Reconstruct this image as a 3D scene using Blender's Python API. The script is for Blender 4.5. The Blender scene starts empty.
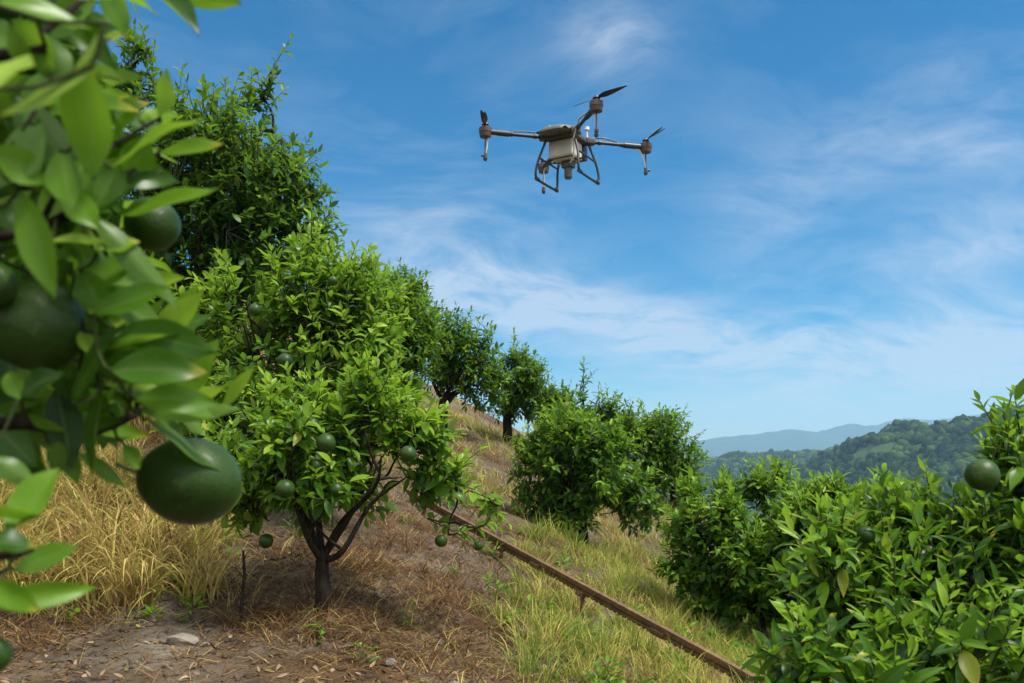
import bpy, bmesh, math, random
import numpy as np
from mathutils import Vector, Matrix
R = math.radians
F, HOR = 850.0, 460.0            # focal length in pixels, horizon row (used to turn measured pixels into places)
scene = bpy.context.scene
C = scene.collection
rng = np.random.default_rng(7)
random.seed(7)

# ------------------------------------------------------------------ camera
cam = bpy.data.cameras.new('camera')
cam.sensor_width = 36.0
cam.lens = F * 36.0 / 1024
cam.shift_y = (HOR - 341.5) / 1024
cam.clip_start = 0.02
cam.clip_end = 20000
cam.dof.use_dof = True
cam.dof.focus_distance = 6.5
cam.dof.aperture_fstop = 8.0
camo = bpy.data.objects.new('camera', cam)
C.objects.link(camo)
camo.location = (0, 0, 0)
camo.rotation_euler = (R(90), 0, 0)
scene.camera = camo

# ------------------------------------------------------------------ light
SUN = Vector((0.50, -0.22, 1.0)).normalized()
el = math.asin(SUN.z)
az = math.atan2(SUN.x, SUN.y)
world = bpy.data.worlds.new('World')
scene.world = world
world.use_nodes = True
wt = world.node_tree
for n in list(wt.nodes):
    wt.nodes.remove(n)


class NT:
    """tiny node helper"""
    def __init__(s, t): s.t = t
    def n(s, kind, **kw):
        o = s.t.nodes.new(kind)
        for k, v in kw.items():
            setattr(o, k, v)
        return o
    def put(s, sock, v):
        if isinstance(v, bpy.types.NodeSocket): s.t.links.new(v, sock)
        else: sock.default_value = v
    def math(s, op, a, b=None, c=None, clamp=False):
        o = s.n('ShaderNodeMath', operation=op, use_clamp=clamp)
        for i, v in enumerate((a, b, c)):
            if v is not None: s.put(o.inputs[i], v)
        return o.outputs[0]
    def mix(s, f, a, b):
        o = s.n('ShaderNodeMix', data_type='RGBA')
        s.put(o.inputs[0], f); s.put(o.inputs[6], a); s.put(o.inputs[7], b)
        return o.outputs[2]
    def noise(s, vec, scale, detail=4, rough=.5, dist=0.0):
        o = s.n('ShaderNodeTexNoise')
        if vec is not None: s.put(o.inputs['Vector'], vec)
        o.inputs['Scale'].default_value = scale
        o.inputs['Detail'].default_value = detail
        o.inputs['Roughness'].default_value = rough
        o.inputs['Distortion'].default_value = dist
        return o.outputs['Fac']
    def ramp(s, f, stops):
        o = s.n('ShaderNodeValToRGB')
        e = o.color_ramp.elements
        while len(e) < len(stops): e.new(.5)
        for q, (p, c) in zip(e, stops):
            q.position = p
            q.color = (c, c, c, 1) if isinstance(c, (int, float)) else (*c, 1)
        s.put(o.inputs[0], f)
        return o.outputs[0]
    def mapping(s, vec, scale=(1, 1, 1), rot=(0, 0, 0), loc=(0, 0, 0)):
        o = s.n('ShaderNodeMapping')
        s.put(o.inputs[0], vec)
        o.inputs['Scale'].default_value = scale
        o.inputs['Rotation'].default_value = rot
        o.inputs['Location'].default_value = loc
        return o.outputs[0]


w = NT(wt)
sky = w.n('ShaderNodeTexSky', sky_type='NISHITA', sun_disc=False, sun_elevation=el, sun_rotation=az,
          air_density=1.0, dust_density=0.05, ozone_density=2.2, altitude=200)
hs = w.n('ShaderNodeHueSaturation')
hs.inputs['Hue'].default_value = 0.495
hs.inputs['Saturation'].default_value = 2.0
hs.inputs['Value'].default_value = .90
wt.links.new(sky.outputs[0], hs.inputs['Color'])
tc = w.n('ShaderNodeTexCoord')
sx = w.n('ShaderNodeSeparateXYZ'); wt.links.new(tc.outputs['Generated'], sx.inputs[0])
AZ = w.math('ARCTAN2', sx.outputs[0], sx.outputs[1])          # azimuth to the right of +Y
EL = w.math('ARCSINE', sx.outputs[2])
zz = w.math('MAXIMUM', w.math('ADD', sx.outputs[2], .38), .02)
cu = w.n('ShaderNodeCombineXYZ')
w.put(cu.inputs[0], w.math('DIVIDE', sx.outputs[0], zz)); w.put(cu.inputs[1], w.math('DIVIDE', sx.outputs[1], zz))
flat = cu.outputs[0]                                          # a cloud layer overhead
warp = w.n('ShaderNodeVectorMath', operation='ADD')
nz = w.n('ShaderNodeTexNoise'); wt.links.new(flat, nz.inputs['Vector'])
nz.inputs['Scale'].default_value = 2.0; nz.inputs['Detail'].default_value = 3
sc_ = w.n('ShaderNodeVectorMath', operation='SCALE'); wt.links.new(nz.outputs['Color'], sc_.inputs[0]); sc_.inputs['Scale'].default_value = .45
wt.links.new(flat, warp.inputs[0]); wt.links.new(sc_.outputs[0], warp.inputs[1])
wv = warp.outputs[0]
wisps = w.noise(w.mapping(wv, scale=(.8, 1.5, 1), rot=(0, 0, R(28))), 2.6, 7, .58)
fine = w.noise(w.mapping(wv, scale=(.9, 1.9, 1), rot=(0, 0, R(-18))), 8.0, 8, .62)
broad = w.noise(w.mapping(wv, scale=(1, 1, 1), loc=(3.1, 1.7, 0)), 1.7, 3, .5)


def bank(px, py, sx_, sy_, tilt=0.0):
    """soft bank of cloud about one compass bearing and elevation"""
    a0 = math.atan((px - 512) / F); e0 = math.atan((HOR - py) / F * math.cos(a0))
    da = w.math('SUBTRACT', AZ, a0); de = w.math('SUBTRACT', EL, e0)
    ct, st = math.cos(tilt), math.sin(tilt)
    u = w.math('ADD', w.math('MULTIPLY', da, ct / (sx_ / F)), w.math('MULTIPLY', de, st / (sx_ / F)))
    v = w.math('ADD', w.math('MULTIPLY', da, -st / (sy_ / F)), w.math('MULTIPLY', de, ct / (sy_ / F)))
    q = w.math('ADD', w.math('MULTIPLY', u, u), w.math('MULTIPLY', v, v))
    return w.math('EXPONENT', w.math('MULTIPLY', q, -1.0))


banks = None
for (px, py, bx, by, tilt, amp) in (
        (575, 316, 180, 30, R(-12), 1.6), (430, 300, 130, 55, 0, .5), (610, 40, 45, 28, 0, .6), (930, 350, 190, 36, 0, 1.25),
        (985, 240, 110, 36, R(10), .6), (960, 145, 110, 30, R(-8), .5), (1010, 70, 90, 25, 0, .35),
        (770, 215, 70, 50, R(30), .35), (420, 215, 120, 30, 0, .30), (880, 400, 200, 30, 0, .35)):
    b = w.math('MULTIPLY', bank(px, py, bx, by, tilt), amp)
    banks = b if banks is None else w.math('ADD', banks, b)
tex = w.math('ADD', w.math('MULTIPLY', wisps, .54), w.math('MULTIPLY', fine, .46))
dens = w.math('ADD', w.math('MULTIPLY', banks, w.math('MULTIPLY_ADD', tex, 5.4, -1.90)), w.math('MULTIPLY', w.ramp(tex, [(.46, 0), (.66, 1)]), w.math('MULTIPLY', broad, .38)))
low = w.math('EXPONENT', w.math('MULTIPLY', w.math('MAXIMUM', EL, 0), -9.0))
dens = w.math('ADD', dens, w.math('MULTIPLY', low, .05))
mask = w.math('MINIMUM', w.math('MAXIMUM', w.math('MULTIPLY', dens, .64), 0), .72)
col = w.mix(mask, hs.outputs[0], (5.2, 5.7, 6.6, 1))
# unseen bright cloud added behind and high above, for extra fill light
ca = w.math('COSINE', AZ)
rear_fill = w.math('MAXIMUM', w.ramp(w.math('MULTIPLY_ADD', ca, -.5, .5), [(.22, 0), (.5, 1)]), w.ramp(sx.outputs[2], [(.62, 0), (.85, 1)]))
rear_fill = w.math('MULTIPLY', rear_fill, w.ramp(tex, [(.36, .45), (.56, 1)]))
col = w.mix(rear_fill, col, (13.0, 13.2, 13.4, 1))
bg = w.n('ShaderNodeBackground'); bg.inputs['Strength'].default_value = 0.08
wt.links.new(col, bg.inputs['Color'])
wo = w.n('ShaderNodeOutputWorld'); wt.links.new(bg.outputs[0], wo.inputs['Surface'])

sl = bpy.data.lights.new('sun', 'SUN')
sl.energy = 3.5
sl.angle = R(11.0)
sl.color = (1.0, .955, .88)
so = bpy.data.objects.new('sun', sl); C.objects.link(so)
so.rotation_euler = SUN.to_track_quat('Z', 'Y').to_euler()

scene.render.engine = 'CYCLES'
scene.cycles.use_denoising = True
scene.cycles.max_bounces = 8
scene.cycles.diffuse_bounces = 5
scene.cycles.glossy_bounces = 2
scene.cycles.transmission_bounces = 4
scene.cycles.transparent_max_bounces = 4
scene.cycles.volume_bounces = 0
scene.cycles.sample_clamp_indirect = 4
vs = scene.view_settings
vs.view_transform = 'Standard'; vs.look = 'None'; vs.gamma = 1.0; vs.exposure = 0.78
vs.use_curve_mapping = False


# ------------------------------------------------------------------ helpers
def P(px, py, d):
    return np.array([(px - 512) / F * d, d, (HOR - py) / F * d])


def mesh_np(name, verts, faces_list, mat, parent=None, attrs=None, uv=None, smooth=True):
    """faces_list: list of (n,k) int arrays. attrs: {name: per-face float array}. uv: per-loop (n,2)."""
    me = bpy.data.meshes.new(name)
    verts = np.asarray(verts, dtype=np.float32)
    me.vertices.add(len(verts)); me.vertices.foreach_set('co', verts.ravel())
    tot = np.concatenate([np.full(len(f), f.shape[1], np.int32) for f in faces_list])
    loops = np.concatenate([np.asarray(f, np.int32).ravel() for f in faces_list])
    me.loops.add(len(loops)); me.loops.foreach_set('vertex_index', loops)
    me.polygons.add(len(tot))
    st = np.zeros(len(tot), np.int32); st[1:] = np.cumsum(tot)[:-1]
    me.polygons.foreach_set('loop_start', st)
    me.polygons.foreach_set('use_smooth', np.full(len(tot), smooth))
    me.update(calc_edges=True)
    for k, a in (attrs or {}).items():
        at = me.attributes.new(k, 'FLOAT', 'FACE'); at.data.foreach_set('value', np.asarray(a, np.float32))
    if uv is not None:
        u = me.uv_layers.new(name='UVMap'); u.data.foreach_set('uv', np.asarray(uv, np.float32).ravel())
    me.materials.append(mat)
    o = bpy.data.objects.new(name, me); C.objects.link(o)
    if parent: o.parent = parent
    return o


def thing(name, label, cat, loc=(0, 0, 0), rot=(0, 0, 0), group=None):
    o = bpy.data.objects.new(name, None); C.objects.link(o)
    o.location = loc; o.rotation_euler = rot; o.empty_display_size = .2
    o['label'] = label; o['category'] = cat
    if group: o['group'] = group
    return o


def tag(o, label, cat, group=None, kind=None):
    if label: o['label'] = label
    if cat: o['category'] = cat
    if group: o['group'] = group
    if kind: o['kind'] = kind
    return o


class Tubes:
    """tapered tubes gathered into one mesh"""
    def __init__(s): s.v, s.f, s.n = [], [], 0
    def add(s, pts, rad, sides=6):
        pts = np.asarray(pts, float); m = len(pts)
        rad = np.asarray(rad, float) if np.ndim(rad) else np.full(m, rad)
        t = np.gradient(pts, axis=0); t /= np.linalg.norm(t, axis=1)[:, None] + 1e-9
        ref = np.array([0.31, .17, .93]) if abs(t[0, 2]) < .9 else np.array([1., .1, 0])
        a = np.cross(t, ref); a /= np.linalg.norm(a, axis=1)[:, None] + 1e-9
        b = np.cross(t, a)
        th = np.arange(sides) * 2 * np.pi / sides
        ring = (a[:, None, :] * np.cos(th)[None, :, None] + b[:, None, :] * np.sin(th)[None, :, None]) * rad[:, None, None] + pts[:, None, :]
        s.v.append(ring.reshape(-1, 3))
        i = np.arange(m - 1)[:, None] * sides; j = np.arange(sides)[None, :]; k = (j + 1) % sides
        s.f.append((np.stack([i + j, i + k, i + sides + k, i + sides + j], -1).reshape(-1, 4)) + s.n)
        cap = np.array([[0, 1, 2, 3]]) if sides == 4 else None
        if cap is not None: s.f.append(cap + s.n + (m - 1) * sides)
        s.n += m * sides
    def build(s, name, mat, parent=None):
        return mesh_np(name, np.concatenate(s.v), s.f, mat, parent)


class HB:
    """hard-surface pieces gathered into one bmesh"""
    def __init__(s): s.bm = bmesh.new()
    def box(s, c, size, rot=(0, 0, 0), bevel=0.0, seg=2):
        r = bmesh.ops.create_cube(s.bm, size=1.0)
        from mathutils import Euler
        M = Matrix.Translation(c) @ Euler(rot).to_matrix().to_4x4() @ Matrix.Diagonal((*size, 1))
        bmesh.ops.transform(s.bm, matrix=M, verts=r['verts'])
        if bevel:
            ed = list({e for v in r['verts'] for e in v.link_edges})
            bmesh.ops.bevel(s.bm, geom=ed, offset=bevel, segments=seg, affect='EDGES', profile=.6)
        return s
    def cyl(s, p0, p1, r0, r1=None, n=16):
        p0, p1 = Vector(p0), Vector(p1); d = p1 - p0
        r = bmesh.ops.create_cone(s.bm, cap_ends=True, segments=n, radius1=r0, radius2=r0 if r1 is None else r1, depth=d.length)
        M = Matrix.Translation((p0 + p1) / 2) @ d.to_track_quat('Z', 'Y').to_matrix().to_4x4()
        bmesh.ops.transform(s.bm, matrix=M, verts=r['verts'])
        return s
    def ball(s, c, r, sc=(1, 1, 1)):
        q = bmesh.ops.create_icosphere(s.bm, subdivisions=2, radius=r)
        bmesh.ops.transform(s.bm, matrix=Matrix.Translation(c) @ Matrix.Diagonal((*sc, 1)), verts=q['verts'])
        return s
    def tube(s, pts, rad, n=8, sub=5):
        pts = smooth_path(pts, sub)
        t = Tubes(); t.add(pts, rad, n)
        vs_ = [s.bm.verts.new(v) for v in np.concatenate(t.v)]
        for f in np.concatenate(t.f): s.bm.faces.new([vs_[i] for i in f])
        return s
    def build(s, name, mat, parent=None, angle=R(40)):
        me = bpy.data.meshes.new(name)
        bmesh.ops.recalc_face_normals(s.bm, faces=s.bm.faces[:])
        s.bm.to_mesh(me); s.bm.free()
        me.polygons.foreach_set('use_smooth', [True] * len(me.polygons))
        me.set_sharp_from_angle(angle=angle)
        me.materials.append(mat)
        o = bpy.data.objects.new(name, me); C.objects.link(o)
        if parent: o.parent = parent
        return o


def smooth_path(pts, sub):
    p = np.asarray(pts, float)
    if len(p) < 3 or sub < 2: return p
    e = np.vstack([2 * p[0] - p[1], p, 2 * p[-1] - p[-2]])
    out = []
    for i in range(1, len(e) - 2):
        for t in np.arange(sub) / sub:
            a, b, c, d = e[i - 1], e[i], e[i + 1], e[i + 2]
            out.append(.5 * (2 * b + (c - a) * t + (2 * a - 5 * b + 4 * c - d) * t * t + (3 * b - a - 3 * c + d) * t ** 3))
    out.append(p[-1])
    return np.array(out)


# ------------------------------------------------------------------ materials
def mat(name):
    m = bpy.data.materials.new(name); m.use_nodes = True
    t = m.node_tree
    for n in list(t.nodes): t.nodes.remove(n)
    k = NT(t); out = k.n('ShaderNodeOutputMaterial')
    p = k.n('ShaderNodeBsdfPrincipled'); t.links.new(p.outputs[0], out.inputs['Surface'])
    return m, k, p, out


def leaf_material(name, stops, transl=.32, rough=.38, spec=.45, veins=True, tint=(.23, .41, .014), tmix=.55, under=.36):
    m, k, p, out = mat(name)
    at = k.n('ShaderNodeAttribute', attribute_name='tone')
    geo = k.n('ShaderNodeNewGeometry')
    nb = k.noise(geo.outputs['Position'], 40, 2)
    f = k.math('ADD', at.outputs['Fac'], k.math('MULTIPLY_ADD', nb, .22, -.11), clamp=True)
    c = k.ramp(f, stops)
    if veins:
        uv = k.n('ShaderNodeUVMap', uv_map='UVMap')
        s = k.n('ShaderNodeSeparateXYZ'); k.put(s.inputs[0], uv.outputs[0])
        v = k.math('ABSOLUTE', k.math('SUBTRACT', s.outputs[1], .5))
        mid = k.math('LESS_THAN', v, .035)
        side = k.math('SINE', k.math('MULTIPLY', k.math('SUBTRACT', s.outputs[0], k.math('MULTIPLY', v, .5)), 60))
        vein = k.math('MAXIMUM', k.math('MULTIPLY', mid, .40), k.math('MULTIPLY', k.math('GREATER_THAN', side, .9), .10))
        c = k.mix(vein, c, (.16, .24, .05, 1))
    isl = geo.outputs['Random Per Island']
    if veins:
        tipw = k.math('MULTIPLY', k.ramp(k.math('ADD', s.outputs[0], k.math('MULTIPLY_ADD', nb, .3, -.15)), [(.80, 0), (.97, 1)]), k.math('GREATER_THAN', isl, .72))
        c = k.mix(k.math('MULTIPLY', tipw, .75), c, (.42, .36, .03, 1))
    sp = k.ramp(k.noise(geo.outputs['Position'], 260, 2, .5), [(.66, 0), (.74, 1)])
    c = k.mix(k.math('MULTIPLY', sp, .30), c, (.22, .24, .09, 1))
    sick = k.ramp(isl, [(.972, 0), (.988, 1)])
    c = k.mix(k.math('MULTIPLY', sick, .6), c, (.34, .32, .03, 1))
    cb = k.mix(under, c, (.15, .235, .06, 1))
    c2 = k.mix(geo.outputs['Backfacing'], c, cb)
    k.put(p.inputs['Base Color'], c2)
    k.put(p.inputs['Roughness'], k.math('MULTIPLY_ADD', nb, .25, rough - .12))
    p.inputs['Specular IOR Level'].default_value = spec
    tr = k.n('ShaderNodeBsdfTranslucent')
    g = k.n('ShaderNodeGamma'); k.put(g.inputs[0], c); g.inputs[1].default_value = .82
    k.put(tr.inputs[0], k.mix(tmix, g.outputs[0], (*tint, 1)))
    ms = k.n('ShaderNodeMixShader'); ms.inputs[0].default_value = transl
    k.t.links.new(p.outputs[0], ms.inputs[1]); k.t.links.new(tr.outputs[0], ms.inputs[2])
    k.t.links.new(ms.outputs[0], out.inputs['Surface'])
    return m


LEAF_STOPS = [(0.0, (.006, .026, .004)), (.35, (.034, .102, .007)), (.7, (.115, .245, .010)), (1.0, (.27, .41, .032))]
M_leaf = leaf_material('citrus_leaf', LEAF_STOPS, transl=.44, spec=.24, rough=.34)
M_leaf_far = leaf_material('citrus_leaf_plain', LEAF_STOPS, transl=.40, spec=.24, rough=.42, veins=False)
M_grass = leaf_material('grass_blade', [(0.0, (.090, .036, .013)), (.28, (.245, .140, .060)), (.55, (.52, .39, .12)), (.76, (.32, .34, .05)), (1.0, (.11, .20, .020))], transl=.3, rough=.6, spec=.2, veins=False, tmix=0.0, under=0.0)
M_litter = leaf_material('dead_leaf', [(0.0, (.06, .035, .018)), (.5, (.17, .10, .05)), (1.0, (.33, .25, .16))], transl=.1, rough=.8, spec=.1, veins=False, tmix=0.0, under=0.0)


def bark_material(name, dark, light):
    m, k, p, out = mat(name)
    g = k.n('ShaderNodeNewGeometry')
    n1 = k.noise(k.mapping(g.outputs['Position'], scale=(1, 1, .3)), 45, 5, .6)
    k.put(p.inputs['Base Color'], k.ramp(n1, [(.3, dark), (.7, light)]))
    p.inputs['Roughness'].default_value = .9; p.inputs['Specular IOR Level'].default_value = .08
    b = k.n('ShaderNodeBump'); b.inputs['Strength'].default_value = .6; b.inputs['Distance'].default_value = .01
    k.put(b.inputs['Height'], n1); k.put(p.inputs['Normal'], b.outputs[0])
    return m


M_bark = bark_material('citrus_bark', (.008, .006, .005), (.038, .029, .022))
M_twig = bark_material('twig_bark', (.022, .030, .010), (.060, .075, .024))

m, k, p, out = mat('citrus_peel'); M_fruit = m
g = k.n('ShaderNodeTexCoord')
n1 = k.noise(g.outputs['Object'], 14, 3)
n2 = k.noise(g.outputs['Object'], 900, 2)
k.put(p.inputs['Base Color'], k.ramp(n1, [(.3, (.012, .033, .003)), (.7, (.032, .066, .007))]))
p.inputs['Roughness'].default_value = .38
p.inputs['Specular IOR Level'].default_value = .24
vo = k.n('ShaderNodeTexVoronoi'); k.put(vo.inputs['Vector'], g.outputs['Object']); vo.inputs['Scale'].default_value = 420
base_c = p.inputs['Base Color'].links[0].from_socket
v2 = k.n('ShaderNodeTexVoronoi'); k.put(v2.inputs['Vector'], g.outputs['Object']); v2.inputs['Scale'].default_value = 260
dots = k.ramp(v2.outputs['Distance'], [(.10, 1), (.26, 0)])
scar = k.ramp(k.noise(g.outputs['Object'], 34, 6, .7), [(.62, 0), (.70, 1)])
cc_ = k.mix(k.math('MULTIPLY', dots, .45), base_c, (.085, .15, .035, 1))
k.put(p.inputs['Base Color'], k.mix(k.math('MULTIPLY', scar, .45), cc_, (.12, .14, .06, 1)))
b = k.n('ShaderNodeBump'); b.inputs['Strength'].default_value = .5; b.inputs['Distance'].default_value = .0007
k.put(b.inputs['Height'], vo.outputs['Distance']); k.put(p.inputs['Normal'], b.outputs[0])


def plain(name, col, rough=.5, metal=0.0, var=.25, scale=30, bump=0.0):
    m, k, p, out = mat(name)
    g = k.n('ShaderNodeTexCoord')
    n1 = k.noise(g.outputs['Object'], scale, 5, .6)
    lo = tuple(c * (1 - var) for c in col); hi = tuple(min(1, c * (1 + var)) for c in col)
    k.put(p.inputs['Base Color'], k.ramp(n1, [(.3, lo), (.7, hi)]))
    k.put(p.inputs['Roughness'], k.math('MULTIPLY_ADD', n1, .3, rough - .15))
    p.inputs['Metallic'].default_value = metal
    if bump:
        b = k.n('ShaderNodeBump'); b.inputs['Strength'].default_value = .7; b.inputs['Distance'].default_value = bump
        k.put(b.inputs['Height'], n1); k.put(p.inputs['Normal'], b.outputs[0])
    return m


M_carbon = plain('carbon_black', (.028, .026, .024), .45)
M_dark = plain('dark_grey_plastic', (.06, .055, .048), .5)
M_cover = plain('olive_grey_shell', (.085, .085, .065), .42)
M_tank = plain('grey_white_tank_plastic', (.50, .49, .42), .5, var=.12, scale=8)
M_hose = plain('pale_hose', (.62, .58, .52), .5, var=.1)
M_blade = plain('propeller_black', (.035, .037, .04), .35)
M_led = plain('green_lens', (.05, .5, .2), .3)
M_copper = plain('brown_motor_can', (.085, .058, .045), .45, metal=.3)

# rust
m, k, p, out = mat('rusty_steel'); M_rust = m
g = k.n('ShaderNodeNewGeometry')
n1 = k.noise(g.outputs['Position'], 9, 6, .65); n2 = k.noise(g.outputs['Position'], 70, 5, .6)
f = k.math('ADD', k.math('MULTIPLY', n1, .55), k.math('MULTIPLY', n2, .45))
k.put(p.inputs['Base Color'], k.ramp(f, [(.3, (.035, .018, .010)), (.50, (.115, .058, .021)), (.66, (.22, .130, .050)), (.8, (.30, .22, .15))]))
p.inputs['Roughness'].default_value = .8
b = k.n('ShaderNodeBump'); b.inputs['Strength'].default_value = .5; b.inputs['Distance'].default_value = .003
k.put(b.inputs['Height'], n2); k.put(p.inputs['Normal'], b.outputs[0])

# soil
m, k, p, out = mat('orchard_soil'); M_soil = m
g = k.n('ShaderNodeNewGeometry'); pos = g.outputs['Position']
n1 = k.noise(pos, .9, 5, .6); n2 = k.noise(pos, 7, 6, .65); n3 = k.noise(pos, 45, 5, .7)
dark_ = k.ramp(k.noise(k.mapping(pos, loc=(4, 2, 0)), 2.2, 5, .65), [(.40, 1), (.58, 0)])
soil = k.ramp(k.math('ADD', k.math('MULTIPLY', n2, .5), k.math('MULTIPLY', n3, .5)), [(.3, (.045, .034, .024)), (.5, (.14, .113, .083)), (.7, (.26, .22, .165))])
straw = k.ramp(n3, [(.3, (.045, .026, .013)), (.7, (.16, .095, .042))])
c = k.mix(k.ramp(n1, [(.42, 0), (.62, 1)]), soil, straw)
s = k.n('ShaderNodeSeparateXYZ'); k.put(s.inputs[0], pos)
c = k.mix(k.math('MULTIPLY', dark_, .55), c, (.042, .031, .021, 1))
far = k.ramp(k.math('DIVIDE', s.outputs[1], 100.0), [(.25, 0), (.6, 1)])
c = k.mix(far, c, k.ramp(n1, [(.3, (.04, .075, .02)), (.7, (.09, .13, .04))]))
k.put(p.inputs['Base Color'], c)
p.inputs['Roughness'].default_value = .95; p.inputs['Specular IOR Level'].default_value = .15
b = k.n('ShaderNodeBump'); b.inputs['Strength'].default_value = 1.0; b.inputs['Distance'].default_value = .05
k.put(b.inputs['Height'], k.math('ADD', k.math('MULTIPLY', n2, .6), k.math('MULTIPLY', n3, .4))); k.put(p.inputs['Normal'], b.outputs[0])

M_stone = plain('pale_stone', (.17, .145, .11), .9, var=.4, scale=12, bump=.01)


def forest_material(name, stops, scale, bumpd):
    m, k, p, out = mat(name)
    g = k.n('ShaderNodeNewGeometry')
    at = k.n('ShaderNodeAttribute', attribute_name='tone')
    n1 = k.noise(g.outputs['Position'], scale, 5, .65)
    f = k.math('ADD', k.math('MULTIPLY', n1, .55), k.math('MULTIPLY', at.outputs['Fac'], .5))
    k.put(p.inputs['Base Color'], k.ramp(f, stops))
    p.inputs['Roughness'].default_value = 1.0; p.inputs['Specular IOR Level'].default_value = .05
    b = k.n('ShaderNodeBump'); b.inputs['Strength'].default_value = 1.0; b.inputs['Distance'].default_value = bumpd
    k.put(b.inputs['Height'], n1); k.put(p.inputs['Normal'], b.outputs[0])
    return m


M_forest = forest_material('hill_woodland', [(.25, (.005, .013, .005)), (.5, (.017, .038, .009)), (.75, (.060, .095, .022))], .5, 1.2)
M_hill = forest_material('hill_soil', [(.25, (.03, .05, .02)), (.5, (.05, .08, .025)), (.8, (.09, .12, .04))], .05, 2)
M_mount = forest_material('mountain_wood', [(.2, (.02, .04, .02)), (.8, (.05, .08, .04))], .01, 25)

# ------------------------------------------------------------------ terrain
CP = [(100, 662, 4.1), (420, 690, 3.9), (0, 652, 4.5), (250, 650, 4.2), (320, 612, 4.8), (130, 612, 4.7), (30, 600, 4.9), (130, 535, 5.9), (60, 460, 7.3),
      (240, 624, 4.6), (583, 622, 6.05), (740, 700, 4.8), (430, 520, 8.2), (440, 432, 12.6), (507, 442, 13.6),
      (582, 553, 9.2), (673, 505, 12.3), (760, 645, 7.2), (480, 470, 11.0), (650, 592, 7.5), (530, 522, 8.7), (560, 690, 4.5), (440, 600, 5.4)]
pts = [tuple(P(*q)) for q in CP]
pts += [(0, 0, -1.06), (0, 2.0, -1.08), (0, -3, -1.1), (-1.2, .6, -.95), (-3, 0, -.6), (3, 0, -1.9), (2.2, 2.4, -1.7), (-1.85, 6.5, -.35), (-2.9, 8, .5),
        (-1.3, 9.8, .1), (-8, 12, 3.2), (-4, 14, 1.9), (-1.4, 17, 1.05), (0, 20, .75), (-6, 24, 3.8), (5, 20, -2.8), (8, 12, -4), (6, 6, -3.4),
        (8, 0, -4.5), (-8, 0, 1.5), (-8, -8, 1.0), (8, -8, -5), (0, -8, -1.4), (3, 30, -1.5), (12, 30, -6.5), (-12, 30, 6), (-10, 6, 3.0), (-5, 5, .6)]
CPA = np.array(pts)


def tps_k(r2):
    return .5 * r2 * np.log(r2 + 1e-9)


n_ = len(CPA)
K = tps_k(((CPA[:, None, :2] - CPA[None, :, :2]) ** 2).sum(-1)) + np.eye(n_) * .02
A = np.zeros((n_ + 3, n_ + 3)); A[:n_, :n_] = K
A[:n_, n_] = 1; A[:n_, n_ + 1:] = CPA[:, :2]; A[n_, :n_] = 1; A[n_ + 1:, :n_] = CPA[:, :2].T
sol = np.linalg.solve(A, np.concatenate([CPA[:, 2], np.zeros(3)]))


def tps(x, y):
    out = np.zeros(x.shape); xf, yf = x.ravel(), y.ravel(); o = out.ravel()
    for i in range(0, len(xf), 20000):
        a, b = xf[i:i + 20000], yf[i:i + 20000]
        r2 = (a[:, None] - CPA[None, :, 0]) ** 2 + (b[:, None] - CPA[None, :, 1]) ** 2
        o[i:i + 20000] = tps_k(r2) @ sol[:n_] + sol[n_] + sol[n_ + 1] * a + sol[n_ + 2] * b
    return o.reshape(x.shape)


_ph = rng.uniform(0, 6.28, (24, 2)); _fr = rng.normal(0, 1, (24, 2))


def lump(x, y, scale):
    s = np.zeros(np.shape(x))
    for i in range(24):
        fr = _fr[i] * scale * (1 + i * .12)
        s = s + np.sin(x * fr[0] + y * fr[1] + _ph[i, 0]) / (1 + i * .12)
    return s / 6


def ground_z(x, y):
    x = np.asarray(x, float); y = np.asarray(y, float)
    r = np.hypot(x, y - 10); q = np.minimum(1, 22 / np.maximum(r, 1e-6))
    near = tps(x * q, 10 + (y - 10) * q)
    farz = np.clip(-.40 * x, -62, 46) - np.clip((y - 40) * .12, 0, 60)
    farz = np.maximum(farz, -62)
    t = np.clip((r - 22) / 40, 0, 1); t = t * t * (3 - 2 * t)
    z = near * (1 - t) + farz * t
    return z + lump(x, y, 1.6) * .05 * (1 - t) + lump(x, y, 17) * .007 * (1 - t) + lump(x, y, 6) * .014 * (1 - t)


ang = np.concatenate([np.linspace(-40, 40, 330), np.linspace(40, 320, 110)[1:-1]])
rad = np.concatenate([[0.02], np.geomspace(.3, 7000, 480)])
th = np.radians(ang)
X = rad[:, None] * np.sin(th)[None]; Y = rad[:, None] * np.cos(th)[None]
Z = ground_z(X, Y)
na = len(ang); nr = len(rad)
i = np.arange(nr - 1)[:, None] * na; j = np.arange(na)[None]; jn = (j + 1) % na
fq = np.stack([i + j, i + jn, i + na + jn, i + na + j], -1).reshape(-1, 4)[:, ::-1]
ground = mesh_np('ground', np.stack([X, Y, Z], -1).reshape(-1, 3), [fq], M_soil)
tag(ground, 'hillside soil with dry straw and bare brown patches', None, kind='structure')


def gz(x, y):
    return float(ground_z(np.array([x]), np.array([y]))[0])


# ------------------------------------------------------------------ far hills
def blob_template():
    bm = bmesh.new(); bmesh.ops.create_icosphere(bm, subdivisions=2, radius=1.0)
    v = np.array([q.co[:] for q in bm.verts]); f = np.array([[q.index for q in p.verts] for p in bm.faces]); bm.free()
    return v, f


BV, BF = blob_template()


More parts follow.
